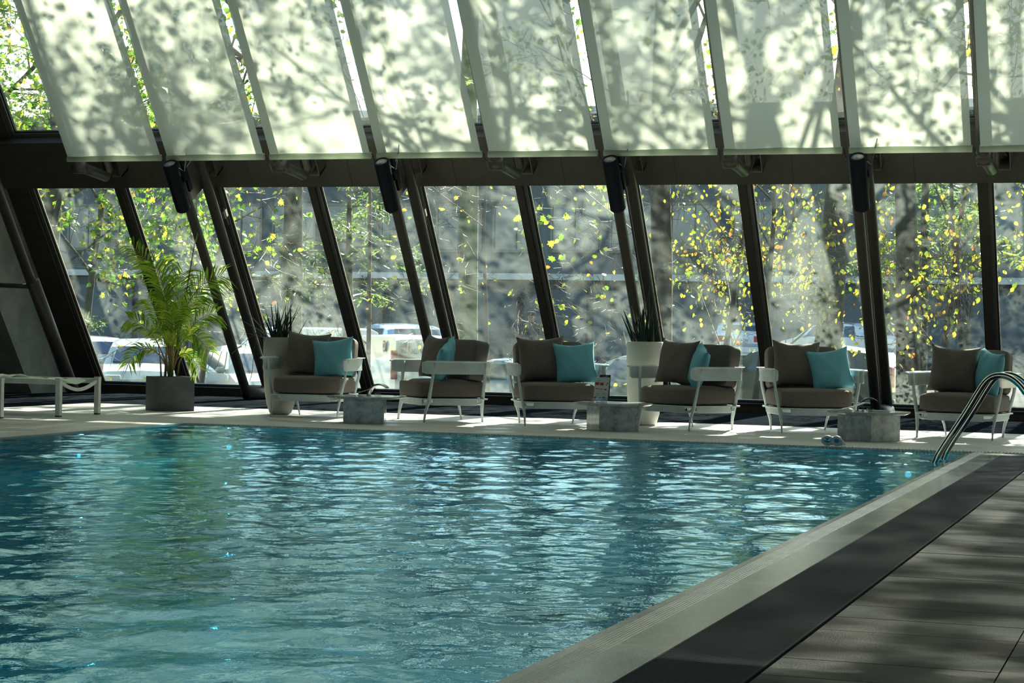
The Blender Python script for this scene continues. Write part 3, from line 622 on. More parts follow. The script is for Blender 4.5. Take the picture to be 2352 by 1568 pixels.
# menu card
mc = Vector((-5.20, 17.95, 0.2585)); t = thing('menu_stand', 'white menu card with red pictures standing on the middle marble table', 'menu', mc, R(14))
obj('holder', MB().box(-0.055, 0.055, -0.02, 0.02, 0, 0.006).box(-0.055, 0.055, -0.022, -0.018, 0, 0.045).box(-0.055, 0.055, 0.018, 0.022, 0, 0.07), M['acrylic'], t)
mcd = obj('card', MB().box(-0.068, 0.068, -0.004, 0.0, 0.012, 0.235, lambda a, b_, c: (a - 0.01 + c * 0.08, b_, c)), M['paper'], t, label='white card with rows of red dishes')
for (a, b_, w, h, mm) in ((-0.045, 0.175, 0.036, 0.026, 'redp'), (-0.001, 0.172, 0.034, 0.026, 'redp'), (0.045, 0.165, 0.012, 0.010, 'redp'), (0.052, 0.18, 0.014, 0.008, 'black'),
                          (-0.04, 0.128, 0.034, 0.006, 'redp'), (0.0, 0.124, 0.028, 0.006, 'redp'), (0.038, 0.122, 0.02, 0.012, 'redp'),
                          (-0.05, 0.045, 0.022, 0.012, 'redp'), (-0.01, 0.045, 0.03, 0.006, 'black'), (0.03, 0.048, 0.03, 0.008, 'redp'),
                          (-0.03, 0.205, 0.028, 0.002, 'black'), (0.002, 0.035, 0.026, 0.014, 'green_p'), (-0.035, 0.085, 0.03, 0.002, 'black'), (0.03, 0.085, 0.03, 0.002, 'black'), (-0.035, 0.072, 0.03, 0.002, 'black'), (0.03, 0.070, 0.03, 0.002, 'black')):
    obj('print', MB().box(a - w / 2 - 0.01 + b_ * 0.08, a + w / 2 - 0.01 + b_ * 0.08, -0.0052, -0.0042, b_ - h / 2, b_ + h / 2), M[mm], mcd)
bc = obj('back_card', MB().box(-0.02, 0.082, 0.006, 0.009, 0.02, 0.258, lambda a, b_, c: (a - 0.01 + c * 0.05, b_, c)), M['black'], t)
obj('print', MB().tube([(0.01, 0.0045, 0.243), (0.03, 0.0045, 0.238), (0.05, 0.0045, 0.25), (0.06, 0.0045, 0.248), (0.045, 0.0045, 0.238)], 0.0012, 4), M['paper'], bc)
obj('tag', MB().box(0.02, 0.03, 0.01, 0.012, 0.23, 0.285), M['paper'], t)

# ------------------------------------------------------------------ vases, planters and plants
t = thing('tall_vase', 'tall bullet-shaped grey concrete vase left of the first armchair', 'vase', (-8.93, 18.86, 0))
prof = [(0.085, 0.0), (0.115, 0.02), (0.145, 0.11), (0.168, 0.24), (0.182, 0.40), (0.188, 0.60), (0.188, 0.80), (0.176, 0.80), (0.172, 0.76)]
obj('body', MB().lathe(prof, 40), M['vase1'], t, smooth=True)
obj('soil', MB().lathe([(0.173, 0.74), (0.17, 0.765)], 24), M['soil'], t)
t2 = thing('tall_vase', 'tall white vase behind the middle marble table', 'vase', (-5.12, 19.22, 0))
prof2 = [(0.105, 0.0), (0.125, 0.02), (0.15, 0.11), (0.170, 0.24), (0.182, 0.42), (0.186, 0.60), (0.188, 0.83), (0.176, 0.83), (0.172, 0.80)]
obj('body', MB().lathe(prof2, 40), M['vase2'], t2, smooth=True)
obj('soil', MB().lathe([(0.173, 0.77), (0.17, 0.795)], 24), M['soil'], t2)
def spike_plant(base, z0, label, spikes, seed):
    rd = random.Random(seed)
    t = thing('spiky_plant', label, 'plant', (base[0], base[1], z0))
    for (dx, dz, r, cur) in spikes:
        ox, oy = rd.uniform(-0.08, 0.08) + dx * 0.25, rd.uniform(-0.09, 0.09)
        pts = []
        n = 8
        for k in range(n + 1):
            u = k / n
            pts.append(((ox + dx * u + cur * dx * u * u) * math.cos(yaw), oy + rd.uniform(-0.002, 0.002) + 0.05 * u + (ox + dx * u) * math.sin(yaw), dz * (u - abs(cur) * 0.35 * u * u)))
        obj('leaf', MB().tube(pts, [r * (1 - (k / n) ** 2.2) + 0.0012 for k in range(n + 1)], 6, flat=0.5), M['spike'], t, smooth=True)
    return t
rd = random.Random(4)
sp = [(rd.uniform(-0.13, 0.13), rd.uniform(0.22, 0.42), rd.uniform(0.008, 0.014), rd.uniform(-0.1, 0.3)) for _ in range(34)]
sp += [(-0.38, 0.10, 0.005, 0.2), (-0.30, 0.24, 0.006, 0.3), (-0.24, 0.32, 0.008, 0.2), (0.10, 0.72, 0.0035, 0.1), (0.02, 0.60, 0.003, 0.0), (0.06, 0.66, 0.003, 0.2), (-0.02, 0.55, 0.003, 0.0), (0.14, 0.55, 0.0035, 0.2), (0.17, 0.38, 0.009, 0.05)]
p1 = spike_plant((-8.93, 18.86), 0.76, 'dark spiky plant in the grey concrete vase', sp, 5)
rdx = math.cos(yaw), math.sin(yaw)
for pts in ([(-0.05, 0.05), (-0.16, 0.20), (-0.22, 0.10), (-0.26, -0.35), (-0.28, -0.42)], [(-0.05, 0.05), (-0.18, 0.12), (-0.30, 0.02), (-0.47, -0.14)], [(0.0, 0.0), (-0.10, 0.12), (-0.20, 0.10), (-0.12, -0.01)]):
    cv = []
    for a in range(len(pts) - 1):
        for k in range(3): u = k / 3; cv.append((pts[a][0] * (1 - u) + pts[a + 1][0] * u, pts[a][1] * (1 - u) + pts[a + 1][1] * u))
    cv.append(pts[-1])
    obj('leaf', MB().tube([(p[0] * rdx[0], p[0] * rdx[1] - 0.1, p[1]) for p in cv], 0.003, 5), M['spike'], p1, smooth=True)
rd = random.Random(9)
sp = [(rd.uniform(-0.16, 0.10), rd.uniform(0.28, 0.46), rd.uniform(0.014, 0.024), rd.uniform(-0.1, 0.2)) for _ in range(22)]
sp += [(0.10, 0.75, 0.004, 0.1), (0.14, 0.70, 0.003, 0.2), (0.06, 0.82, 0.003, 0.0), (0.18, 0.52, 0.003, 0.3), (-0.02, 0.6, 0.003, 0.0)]
spike_plant((-5.12, 19.22), 0.79, 'dark sword-leaved plant in the white vase', sp, 11)

PB = Vector((-10.22, 18.86, 0))
t = thing('box_planter', 'dark slate cube planter holding the palm', 'planter', PB, R(18.75 + 28.5))
obj('box', MB().box(-0.20, 0.20, -0.20, -0.175, 0, 0.36).box(-0.20, 0.20, 0.175, 0.20, 0, 0.36).box(-0.20, -0.175, -0.175, 0.175, 0, 0.36).box(0.175, 0.20, -0.175, 0.175, 0, 0.36).box(-0.175, 0.175, -0.175, 0.175, 0, 0.05), M['boxp'], t)
obj('soil', MB().box(-0.175, 0.175, -0.175, 0.175, 0.05, 0.33), M['soil'], t)
pt_ = thing('palm', 'bright green feathery palm in the dark cube planter', 'palm', PB + Vector((0, 0, 0.33)))
def frond(px, dy, ll, seed, sparse=1.0, nl=30, start=0.35, droop=0.3):
    rd = random.Random(seed)
    pts = [((x / 219) * rdx[0] + dy * (k / 3) * -rdx[1], (x / 219) * rdx[1] + dy * (k / 3) * rdx[0], z / 219 + 0.02) for k, (x, z) in enumerate(px)]
    c = bez(pts, 40)
    fo = obj('frond', MB().tube(c[::2], [0.009 * (1 - 0.85 * i / 20) for i in range(21)], 6), M['stem'], pt_, smooth=True)
    g = MB()
    for k in range(nl):
        u = start + (1 - start) * (k + 0.5) / nl; i = min(39, int(u * 40)); p = c[i].lerp(c[i + 1], u * 40 - i); tg_ = (c[i + 1] - c[i]).normalized()
        side0 = tg_.cross(Vector((rdx[1], -rdx[0], 0.25))).normalized()
        for sg in (-1, 1):
            L_ = ll / 219 * (math.sin(PI * min(1, 0.18 + 0.82 * (1 - (u - start) / (1 - start)))) ** 0.6 * 0.9 + 0.15) * rd.uniform(0.85, 1.1)
            d_ = (side0 * sg * 0.85 + tg_ * 0.75 + Vector((rd.uniform(-.25, .25), rd.uniform(-.25, .25), rd.uniform(-.1, .15)))).normalized()
            wv = d_.cross(Vector((rdx[1] + rd.uniform(-.6, .6), -rdx[0], rd.uniform(-.4, .4)))).normalized() * 0.0085
            a = p; b_ = p + d_ * L_ * 0.5; e = p + d_ * L_ + Vector((0, 0, -L_ * droop))
            g.add([a - wv * 0.3, a + wv * 0.3, b_ + wv, b_ - wv, e], [(0, 1, 2, 3), (3, 2, 4)])
    obj('leaflets', g, M['palm'], fo, kind='stuff')
FR = [([(0, 0), (-4, 160), (-20, 240), (-100, 305)], 0.10, 50, 34), ([(2, 0), (2, 150), (-10, 205), (-32, 262)], -0.15, 72, 32), ([(6, 30), (18, 150), (45, 215), (118, 238)], -0.1, 60, 26),
      ([(0, 0), (12, 110), (2, 190), (20, 246)], 0.15, 66, 30), ([(-5, 10), (-22, 90), (-52, 128), (-88, 132)], -0.25, 42, 22), ([(-5, 10), (-18, 70), (-62, 92), (-86, 30)], -0.3, 36, 22),
      ([(8, 20), (22, 110), (62, 120), (96, 62)], -0.25, 42, 24), ([(4, 20), (24, 100), (56, 148), (100, 150)], 0.1, 46, 24), ([(0, 10), (-12, 100), (-30, 150), (-64, 182)], 0.2, 48, 24),
      ([(5, 0), (6, 90), (18, 110), (40, 90)], -0.35, 34, 20), ([(-4, 0), (-8, 80), (-6, 110), (-22, 118)], -0.4, 36, 20), ([(2, 0), (10, 120), (30, 170), (60, 190)], 0.25, 50, 24),
      ([(0, 0), (5, 80), (12, 120), (10, 150)], -0.3, 38, 26), ([(0, 0), (-6, 90), (6, 130), (30, 165)], -0.2, 40, 26), ([(3, 0), (14, 70), (44, 74), (70, 20)], -0.1, 34, 20), ([(0, 0), (-4, 120), (-14, 170), (-24, 190)], 0.05, 44, 24)]
for i, (px, dy, ll, nl) in enumerate(FR): frond(px, dy, ll, i, nl=nl)
for k, (px, r_) in enumerate((([(-12, 0), (-10, 60), (-6, 130)], 0.012), ([(0, 0), (2, 70), (4, 160)], 0.014), ([(10, 0), (12, 60), (10, 120)], 0.013), ([(16, 0), (20, 40), (34, 66)], 0.008), ([(-18, 0), (-20, 40), (-26, 80)], 0.008))):
    obj('stem', MB().tube([((x / 219) * rdx[0], (x / 219) * rdx[1] - 0.03 * (k % 3), z / 219) for x, z in px], [r_ * 1.2, r_, r_ * 0.5], 8), M['stem'], pt_, smooth=True)
sp_ = obj('spear', MB().tube([((x / 219) * rdx[0], (x / 219) * rdx[1], z / 219) for x, z in ((10, 40), (28, 160), (42, 260), (50, 310))], [0.007, 0.006, 0.005, 0.004], 6), M['spike'], pt_, smooth=True)
obj('tip', MB().tube([((x / 219) * rdx[0], (x / 219) * rdx[1], z / 219) for x, z in ((50, 308), (53, 322), (58, 342))], [0.004, 0.018, 0.003], 6, flat=0.3), M['palm'], sp_)

# ------------------------------------------------------------------ sun loungers
def lounger(x, y, label):
    t = thing('sun_lounger', label, 'sun lounger', (x, y, 0), 0, 'white sun loungers')   # end corner nearest the pool, bed runs to -x, width to +y
    Wd, Ln, H_ = 0.72, 1.95, 0.365
    for (a, b_) in ((0, 0), (0, Wd), (-Ln, 0), (-Ln, Wd), (-0.0, 0)):
        if (a, b_) == (-0.0, 0) and False: pass
    for (a, b_) in ((0, 0), (0, Wd), (-Ln, 0), (-Ln, Wd)):
        lg = obj('leg', MB().box(a - 0.05, a, b_ - 0.025, b_ + 0.025, 0.012, H_), M['white_pl'], t, bevel=0.003)
        obj('foot', MB().box(a - 0.048, a - 0.002, b_ - 0.023, b_ + 0.023, 0, 0.013), M['black'], lg)
        obj('cap', MB().box(a - 0.052, a + 0.002, b_ - 0.028, b_ + 0.028, H_, H_ + 0.01), M['white_pl'], lg)
    for b_ in (0, Wd): obj('side_rail', MB().box(-Ln + 0.05, -0.05, b_ - 0.015, b_ + 0.015, H_ - 0.055, H_ - 0.003), M['white_pl'], t, bevel=0.003)
    g = MB(); n = 14
    for k in range(n):
        y0, y1 = 0.025 + (Wd - 0.05) * k / n, 0.025 + (Wd - 0.05) * (k + 1) / n
        h = lambda q: -0.075 * math.sin(PI * (q - 0.025) / (Wd - 0.05))
        g.box(-0.035, -0.015, y0, y1, H_ - 0.05, H_ - 0.018, lambda a, b2, c: (a, b2, c + h(b2)))
    obj('curved_end_bar', g, M['white_pl'], t)
    g = MB(); nx, ny = 24, 10
    vs = [(-0.06 - (Ln - 0.12) * a / nx, 0.02 + (Wd - 0.04) * b_ / ny, H_ - 0.012 - 0.035 * math.sin(PI * b_ / ny) * (1.0 if a < 2 else 0.6) + 0.012 * math.sin(a * 2.1 + b_ * 0.9)) for a in range(nx + 1) for b_ in range(ny + 1)]
    g.add(vs, [(a * (ny + 1) + b_, a * (ny + 1) + b_ + 1, (a + 1) * (ny + 1) + b_ + 1, (a + 1) * (ny + 1) + b_) for a in range(nx) for b_ in range(ny)])
    obj('sling', g, M['shade'], t, smooth=True)
    return t
lounger(-10.28, 16.80, 'white sun lounger with a sagging end bar, showing three legs')
lounger(-10.52, 15.45, 'white sun lounger mostly cut off by the left edge of the picture')
bpy.context.view_layer.update()
tw = MB(); nx, ny = 26, 8
vs = [(-0.62 - 1.0 * a / nx, -0.02 + 0.42 * b_ / ny, 0.012 + 0.032 * max(0, math.sin(a * 0.75 + b_ * 0.4)) * math.sin(PI * b_ / ny) ** 0.5 + (0.0 if b_ else -0.0)) for a in range(nx + 1) for b_ in range(ny + 1)]
tw.add(vs, [(a * (ny + 1) + b_, a * (ny + 1) + b_ + 1, (a + 1) * (ny + 1) + b_ + 1, (a + 1) * (ny + 1) + b_) for a in range(nx) for b_ in range(ny)])
o = obj('towel', tw, M['paper'], smooth=True, label='rumpled white towel lying on the three-legged sun lounger', category='towel', loc=(-10.28, 16.86, 0.352))
sm_ = o.modifiers.new('thickness', 'SOLIDIFY'); sm_.thickness = 0.006

# ------------------------------------------------------------------ pool ladder, goggles
lad = thing('pool_ladder', 'polished steel pool ladder rails rising out of the water', 'ladder', (-1.66, 15.5, 0))
for yo in (-0.42, 0.16):
    P = [(-0.16, yo, -0.9), (-0.15, yo, -0.10), (-0.12, yo, -0.02), (-0.09, yo, 0.06), (0.10, yo, 0.36), (0.205, yo, 0.55), (0.25, yo, 0.615), (0.30, yo, 0.645), (0.36, yo, 0.652), (0.42, yo, 0.635), (0.48, yo, 0.59), (0.54, yo, 0.51), (0.66, yo, 0.33), (0.74, yo, 0.15), (0.76, yo, 0.0)]
    sm2 = P
    for _ in range(3): sm2 = [sm2[0]] + [tuple(a[q] * w + b_[q] * (1 - w) for q in range(3)) for a, b_ in zip(sm2, sm2[1:]) for w in (0.75, 0.25)] + [sm2[-1]]
    rl = obj('rail', MB().tube(sm2, 0.0225, 18), M['steel'], lad, smooth=True)
    obj('flange', MB().lathe([(0.05, 0.0), (0.045, 0.012), (0.025, 0.02)], 16, lambda a, b_, c: (a + 0.76, b_ + yo, c)), M['steel'], rl, smooth=True)
for z in (-0.3, -0.6): obj('step', MB().box(-0.20, -0.12, -0.42, 0.16, z - 0.015, z + 0.015), M['steel'], lad)
gp_ = thing('swim_goggles', 'white swimming goggles with blue lenses on the far pool edge', 'goggles', (-2.78, 16.55, 0.0), R(-12)); gp_.scale = (1.12,) * 3
M['gog'] = simple('goggle_white', (0.85, 0.87, 0.87), 0.35); M['lens'] = simple('goggle_lens', (0.05, 0.30, 0.60), 0.1, coat=1)
for sx, rr_ in ((-1, 1.0), (1, 0.9)):
    ring = []
    for k in range(21):
        a = 2 * PI * k / 20; ring.append((sx * 0.037 + 0.034 * math.cos(a), -0.03 + 0.008 * math.cos(a) * sx * -1, 0.045 + 0.027 * math.sin(a)))
    obj('lens_frame', MB().tube(ring, 0.012, 8, cap=False), M['gog'], gp_, smooth=True)
    obj('lens', MB().add([(sx * 0.037, -0.036, 0.045)] + ring[:-1], [(0, i + 1, (i + 1) % 20 + 1) for i in range(20)]), M['lens'], gp_)
obj('skirt', MB().tube([(-0.075, -0.02, 0.04), (-0.06, 0.0, 0.03), (0, 0.008, 0.03), (0.06, 0.0, 0.03), (0.075, -0.02, 0.04)], [0.012, 0.022, 0.018, 0.022, 0.012], 10), M['gog'], gp_, smooth=True)
obj('strap', MB().tube([(-0.072, -0.025, 0.045), (-0.10, 0.03, 0.04), (-0.09, 0.10, 0.02), (-0.02, 0.13, 0.012), (0.05, 0.10, 0.012), (0.072, 0.03, 0.03), (0.072, -0.02, 0.045)], 0.008, 6, flat=0.4), M['gog'], gp_, smooth=True)

# ------------------------------------------------------------------ trees
LOBES = [(0, 0), (0.16, 0.10), (0.42, 0.02), (0.34, 0.26), (0.55, 0.45), (0.30, 0.50), (0.28, 0.72), (0.12, 0.68), (0.0, 1.0), (-0.12, 0.68), (-0.28, 0.72), (-0.30, 0.50), (-0.55, 0.45), (-0.34, 0.26), (-0.42, 0.02), (-0.16, 0.10)]
OVAL = [(0, 0), (0.26, 0.2), (0.34, 0.5), (0.2, 0.8), (0, 1.0), (-0.2, 0.8), (-0.34, 0.5), (-0.26, 0.2)]
def leaf_mesh(name, pos, size, shape, mat, seed, hang=0.5):
    g = np.random.default_rng(seed); n = len(pos); L_ = np.array(shape); k = len(L_)
    pos = np.array(pos); a = g.uniform(0, 2 * PI, n); el = g.normal(-hang, 0.5, n)
    d = np.stack([np.cos(a) * np.cos(el), np.sin(a) * np.cos(el), np.sin(el)], 1)
    q = g.normal(size=(n, 3)); s_ = np.cross(d, q); s_ /= np.linalg.norm(s_, axis=1)[:, None]
    nrm = np.cross(s_, d)
    sz = size * g.uniform(0.6, 1.25, n)
    V = pos[:, None, :] + sz[:, None, None] * (L_[None, :, 0, None] * s_[:, None, :] + L_[None, :, 1, None] * d[:, None, :] + (np.abs(L_[None, :, 0, None]) * 0.35) * nrm[:, None, :])
    me = bpy.data.meshes.new(name); V = V.reshape(-1, 3).astype(np.float32)
    me.vertices.add(len(V)); me.vertices.foreach_set('co', V.ravel()); me.loops.add(n * k); me.loops.foreach_set('vertex_index', np.arange(n * k, dtype=np.int32))
    me.polygons.add(n); me.polygons.foreach_set('loop_start', np.arange(0, n * k, k, dtype=np.int32)); me.polygons.foreach_set('loop_total', np.full(n, k, np.int32)); me.update()
    me.materials.append(mat); return me
def tree_meshes(seed, H, lean, spread, nleaf, leafsz, shape, lmat, bmat, trunk_r, fork=0.3, depth=4, low=0.25, hang=0.5, clump=0.22):
    rd = random.Random(seed); wood = MB(); twig = MB(); tips = []
    def branch(p, d, L_, r, lv):
        pts = [p]; q = p.copy(); dd_ = d.copy(); n = 5 if lv else 8
        for k in range(n):
            dd_ = (dd_ + Vector((rd.uniform(-1, 1), rd.uniform(-1, 1), rd.uniform(-0.5, 0.8))) * (0.14 if lv else 0.05)).normalized()
            q = q + dd_ * (L_ / n); pts.append(q.copy())
        rads = [r * (1 - 0.65 * k / n) for k in range(n + 1)]
        (wood if r > 0.025 else twig).tube(pts, rads, 10 if lv == 0 else (6 if r > 0.025 else 4), cap=False)
        if lv >= depth - 1:
            for k in range(1, n + 1): tips.append((pts[k].copy(), L_))
        if lv < depth:
            nb = (7 if lv == 0 else 4) + rd.randint(0, 1)
            for j in range(nb):
                u = (low + (1 - low) * (j + rd.random()) / nb) if lv == 0 else rd.uniform(0.25, 1.0)
                i = min(n - 1, int(u * n)); pp = pts[i].lerp(pts[i + 1], u * n - i); base = (pts[i + 1] - pts[i]).normalized()
                ax = base.cross(Vector((rd.uniform(-1, 1), rd.uniform(-1, 1), rd.uniform(-0.3, 0.3)))).normalized()
                nd = (base * (0.55 if lv == 0 else 0.75) + ax * spread + Vector((0, 0, 0.12 if lv < 2 else -0.05))).normalized()
                branch(pp, nd, L_ * (rd.uniform(0.26, 0.38) if lv == 0 else rd.uniform(0.5, 0.7)), max(0.004, r * (1 - 0.5 * u) * rd.uniform(0.38, 0.5)), lv + 1)
    branch(Vector((0, 0, 0)), Vector(lean).normalized(), H, trunk_r, 0)
    pos = []
    rd.shuffle(tips); tips = tips[:max(20, int(len(tips) * clump))]
    for _ in range(nleaf):
        p, L_ = rd.choice(tips); pos.append(tuple(p + Vector((rd.gauss(0, 1), rd.gauss(0, 1), rd.gauss(0, 1))) * 0.16))
    wm = wood.mesh('trunk'); wm.materials.append(bmat); wm.polygons.foreach_set('use_smooth', [True] * len(wm.polygons))
    tm = twig.mesh('twigs'); tm.materials.append(M['twig'])
    lm = leaf_mesh('foliage', pos, leafsz, shape, lmat, seed + 1, hang) if nleaf else None
    return wm, tm, lm
def tree(ms, name, label, x, y, rz, scale=1, cat='tree'):
    z = gz(y) - 0.02 if not (x > -10 and 31 < y < 44) else -0.57
    t = thing(name, label, cat, (x, y, z), rz); t.scale = (scale,) * 3
    obj('trunk', ms[0], None, t); 
    if len(ms[1].vertices): obj('twigs', ms[1], None, t, kind='stuff')
    if ms[2]: obj('foliage', ms[2], None, t, kind='stuff')
    return t
TA = tree_meshes(21, 12.5, (0.03, -0.03, 1), 0.85, 5000, 0.125, LOBES, M['leaf_y'], M['bark'], 0.21, low=0.38)
TB = tree_meshes(34, 12.0, (-0.04, -0.05, 1), 0.9, 5600, 0.12, LOBES, M['leaf_g'], M['bark'], 0.19, low=0.30)
TC = tree_meshes(55, 13.0, (0.015, -0.02, 1), 0.8, 3600, 0.14, LOBES, M['leaf_y'], M['bark_moss'], 0.15, low=0.42)
YA = tree_meshes(71, 4.6, (0.1, -0.1, 1), 0.8, 820, 0.075, OVAL, M['leaf_y'], M['bark'], 0.06, low=0.2, depth=4, hang=0.9, clump=0.09)
YG = tree_meshes(83, 5.5, (0.15, -0.05, 1), 0.8, 2300, 0.10, LOBES, M['leaf_g'], M['bark'], 0.08, low=0.38, depth=4)
YB_ = tree_meshes(97, 5.0, (0.1, 0.0, 1), 0.9, 140, 0.09, OVAL, M['leaf_y'], M['twig'], 0.045, low=0.15, depth=4)
tree(TC, 'tree', 'slim mossy pale-green trunk seen between second and third lamps', -11.9, 32.8, 0.4, 1.3)
tree(TA, 'tree', 'thick dark trunk behind the fourth lamp, autumn leaves around it', -5.0, 29.0, 1.9, 1.05)
tree(TB, 'tree', 'forked dark trunk right of the third lamp column', -7.05, 27.0, 2.9, 0.95)
tree(TA, 'tree', 'leaning trunk with yellow leaves between the fourth lamp and the ladder', -3.45, 26.3, 4.2, 0.85)
tree(TB, 'tree', 'dark trunk behind the pane right of the spiky concrete vase plant', -13.3, 28.6, 5.3, 1.0)
tree(TB, 'tree', 'leafy green tree outside the leftmost windows', -18.6, 30.0, 0.9, 1.0)
tree(TC, 'tree', 'dark trunk cut by the right edge of the picture', -1.7, 26.5, 3.3, 1.0)
tree(TA, 'tree', 'broad autumn tree set back behind the leftmost pane', -22.8, 33.2, 3.6, 1.0)
tree(TB, 'tree', 'spreading tree standing outside past the right edge of the picture', 1.2, 28.5, 1.2, 1.0)
tree(TA, 'tree', 'spreading yellowing tree standing outside past the ladder windows', 0.8, 33.0, 5.2, 1.1)
for (x, y, rz, ms, s_, lb) in ((-5.9, 27.8, 0.3, YA, 1.0, 'young tree with yellow leaves left of the fourth lamp column'), (-3.2, 27.2, 1.9, YA, 1.05, 'young yellow-leaved tree in the pane right of the fourth lamp'),
                               (-2.5, 25.9, 3.7, YA, 0.95, 'twiggy young tree with small yellow leaves above the ladder'), (-17.6, 27.6, 1.1, YG, 1.0, 'bushy green young tree in the leftmost pane'),
                               (-15.6, 29.4, 2.6, YG, 0.9, 'green young tree behind the palm'), (-7.6, 28.9, 4.0, YB_, 1.1, 'bare twiggy sapling in the pane left of the third lamp'),
                               (-11.6, 27.4, 5.0, YB_, 1.0, 'bare twiggy sapling behind the second lamp'), (-14.2, 27.0, 0.2, YB_, 1.1, 'bare twiggy sapling above the grey concrete vase'),
                               (-6.9, 29.8, 1.0, YA, 1.0, 'young tree with orange and yellow leaves right of the third lamp'), (-9.3, 26.6, 2.2, YB_, 0.9, 'bare twiggy sapling beside the mossy trunk'),
                               (-19.8, 33.0, 2.0, YG, 1.2, 'green bushy tree low in the leftmost pane')):
    tree(ms, 'young_tree', lb, x, y, rz, s_)
# conifers: drooping sprays of needles
def conifer(label, x, y, H, seed, dens, sprays, z0=0.18):
    rd = random.Random(seed); t = thing('conifer', label, 'tree', (x, y, gz(y) - 0.02))
    obj('trunk', MB().tube([(0, 0, 0), (0.03, 0, H * 0.5), (0, 0, H)], [0.11, 0.07, 0.01], 9, cap=False), M['bark'], t, smooth=True)
    tw_ = MB(); pos = []
    for k in range(sprays):
        z = H * (z0 + (0.98 - z0) * k / sprays); a = rd.uniform(0, 6.28); L_ = (1 - z / H) * 2.2 + 0.4
        p0 = Vector((0, 0, z)); tip = Vector((math.cos(a) * L_, math.sin(a) * L_, z + 0.15 * L_ - 0.25)); mid = p0.lerp(tip, 0.5) + Vector((0, 0, 0.2))
        c = bez([p0, mid, tip], 12); tw_.tube(c, [0.02 * (1 - i / 13) + 0.003 for i in range(13)], 4, cap=False)
        for i in range(int(dens * L_)):
            u = rd.uniform(0.2, 1); q = c[min(11, int(u * 12))]; pos.append(tuple(q + Vector((rd.gauss(0, 1) * 0.3 * (1.1 - u), rd.gauss(0, 1) * 0.3 * (1.1 - u), rd.gauss(0, 0.05) - 0.05))))
    obj('twigs', tw_, M['twig'], t, kind='stuff')
    obj('needles', leaf_mesh('needles', pos, 0.16, [(0, 0), (0.09, 0.3), (0.02, 0.35), (0.10, 0.65), (0, 1.0), (-0.10, 0.65), (-0.02, 0.35), (-0.09, 0.3)], M['leaf_c'], seed, 0.2), None, t, kind='stuff')
conifer('feathery yellow-green conifer behind the second lamp column', -12.7, 29.2, 4.9, 3, 60, 22, 0.48)
conifer('dark conifer bough in the pane above the ladder', -3.9, 31.0, 7.0, 5, 90, 24, 0.42)
conifer('dark conifer in the leftmost window beside the first shade', -20.8, 31.5, 9.5, 8, 150, 60)

# ------------------------------------------------------------------ building across the road
M['bfac'] = simple('facade_grey', (0.075, 0.10, 0.115), 0.8, ns=0.6); M['bdark'] = simple('facade_dark', (0.022, 0.028, 0.034), 0.7, ns=0.5)
M['bglass'] = simple('facade_glass', (0.05, 0.12, 0.18), 0.08, coat=0.5, ns=0.4); M['bline'] = simple('facade_edge', (0.50, 0.52, 0.5), 0.6)
BY = 76.0; GZ = -0.7
bu = thing('office_building', 'long dark office building with bluish window bands across the car park', 'building', (-30, BY, GZ))
Lb = lambda x, y, z: (x + 30, y - BY, z - GZ)
obj('wall', MB().box(-62, 6, BY, BY + 10, GZ, 9.6, Lb), M['bfac'], bu)
obj('ground_wall', MB().box(-62, 6, BY - 0.25, BY, GZ, 3.0, Lb), M['bdark'], bu)
obj('ledge', MB().box(-62, 6, BY - 0.5, BY, 3.0, 3.25, Lb), M['bline'], bu)
obj('parapet', MB().box(-62, 6, BY - 0.3, BY + 10, 9.6, 9.9, Lb), M['bline'], bu)
wf = MB().box(0, 2.0, -0.06, 0.02, 0, 0.12).box(0, 2.0, -0.06, 0.02, 1.88, 2.0).box(0, 0.1, -0.06, 0.02, 0, 2.0).box(1.9, 2.0, -0.06, 0.02, 0, 2.0).box(0.98, 1.04, -0.06, 0.02, 0, 2.0).mesh('window'); wf.materials.append(M['frame_lt'])
pn = MB().box(0.1, 1.9, -0.02, 0.01, 0.12, 1.88).mesh('pane'); pn.materials.append(M['bglass'])
for fl_z in (4.1, 7.0):
    for k in range(27):
        w = obj('window', wf, None, bu, loc=Lb(-61 + 2.45 * k, BY - 0.02, fl_z)); obj('pane', pn, None, w)
db = MB().box(0, 2.6, -0.08, 0.0, 0.1, 3.3).mesh('panel'); db.materials.append(M['bfac'])
for k in range(22): obj('panel', db, None, bu, loc=Lb(-60 + 2.9 * k, BY - 0.27, GZ))
b2 = thing('office_building', 'tall grey block far behind the leftmost trees', 'building', (-72, 84, GZ))
obj('wall', MB().box(-12, 9, 0, 8, 0, 7.5), M['bfac'], b2)
for k in range(7):
    for j in range(2): w = obj('window', wf, None, b2, loc=(-11 + 2.8 * k, -0.02, 1.6 + 3.0 * j)); obj('pane', pn, None, w)

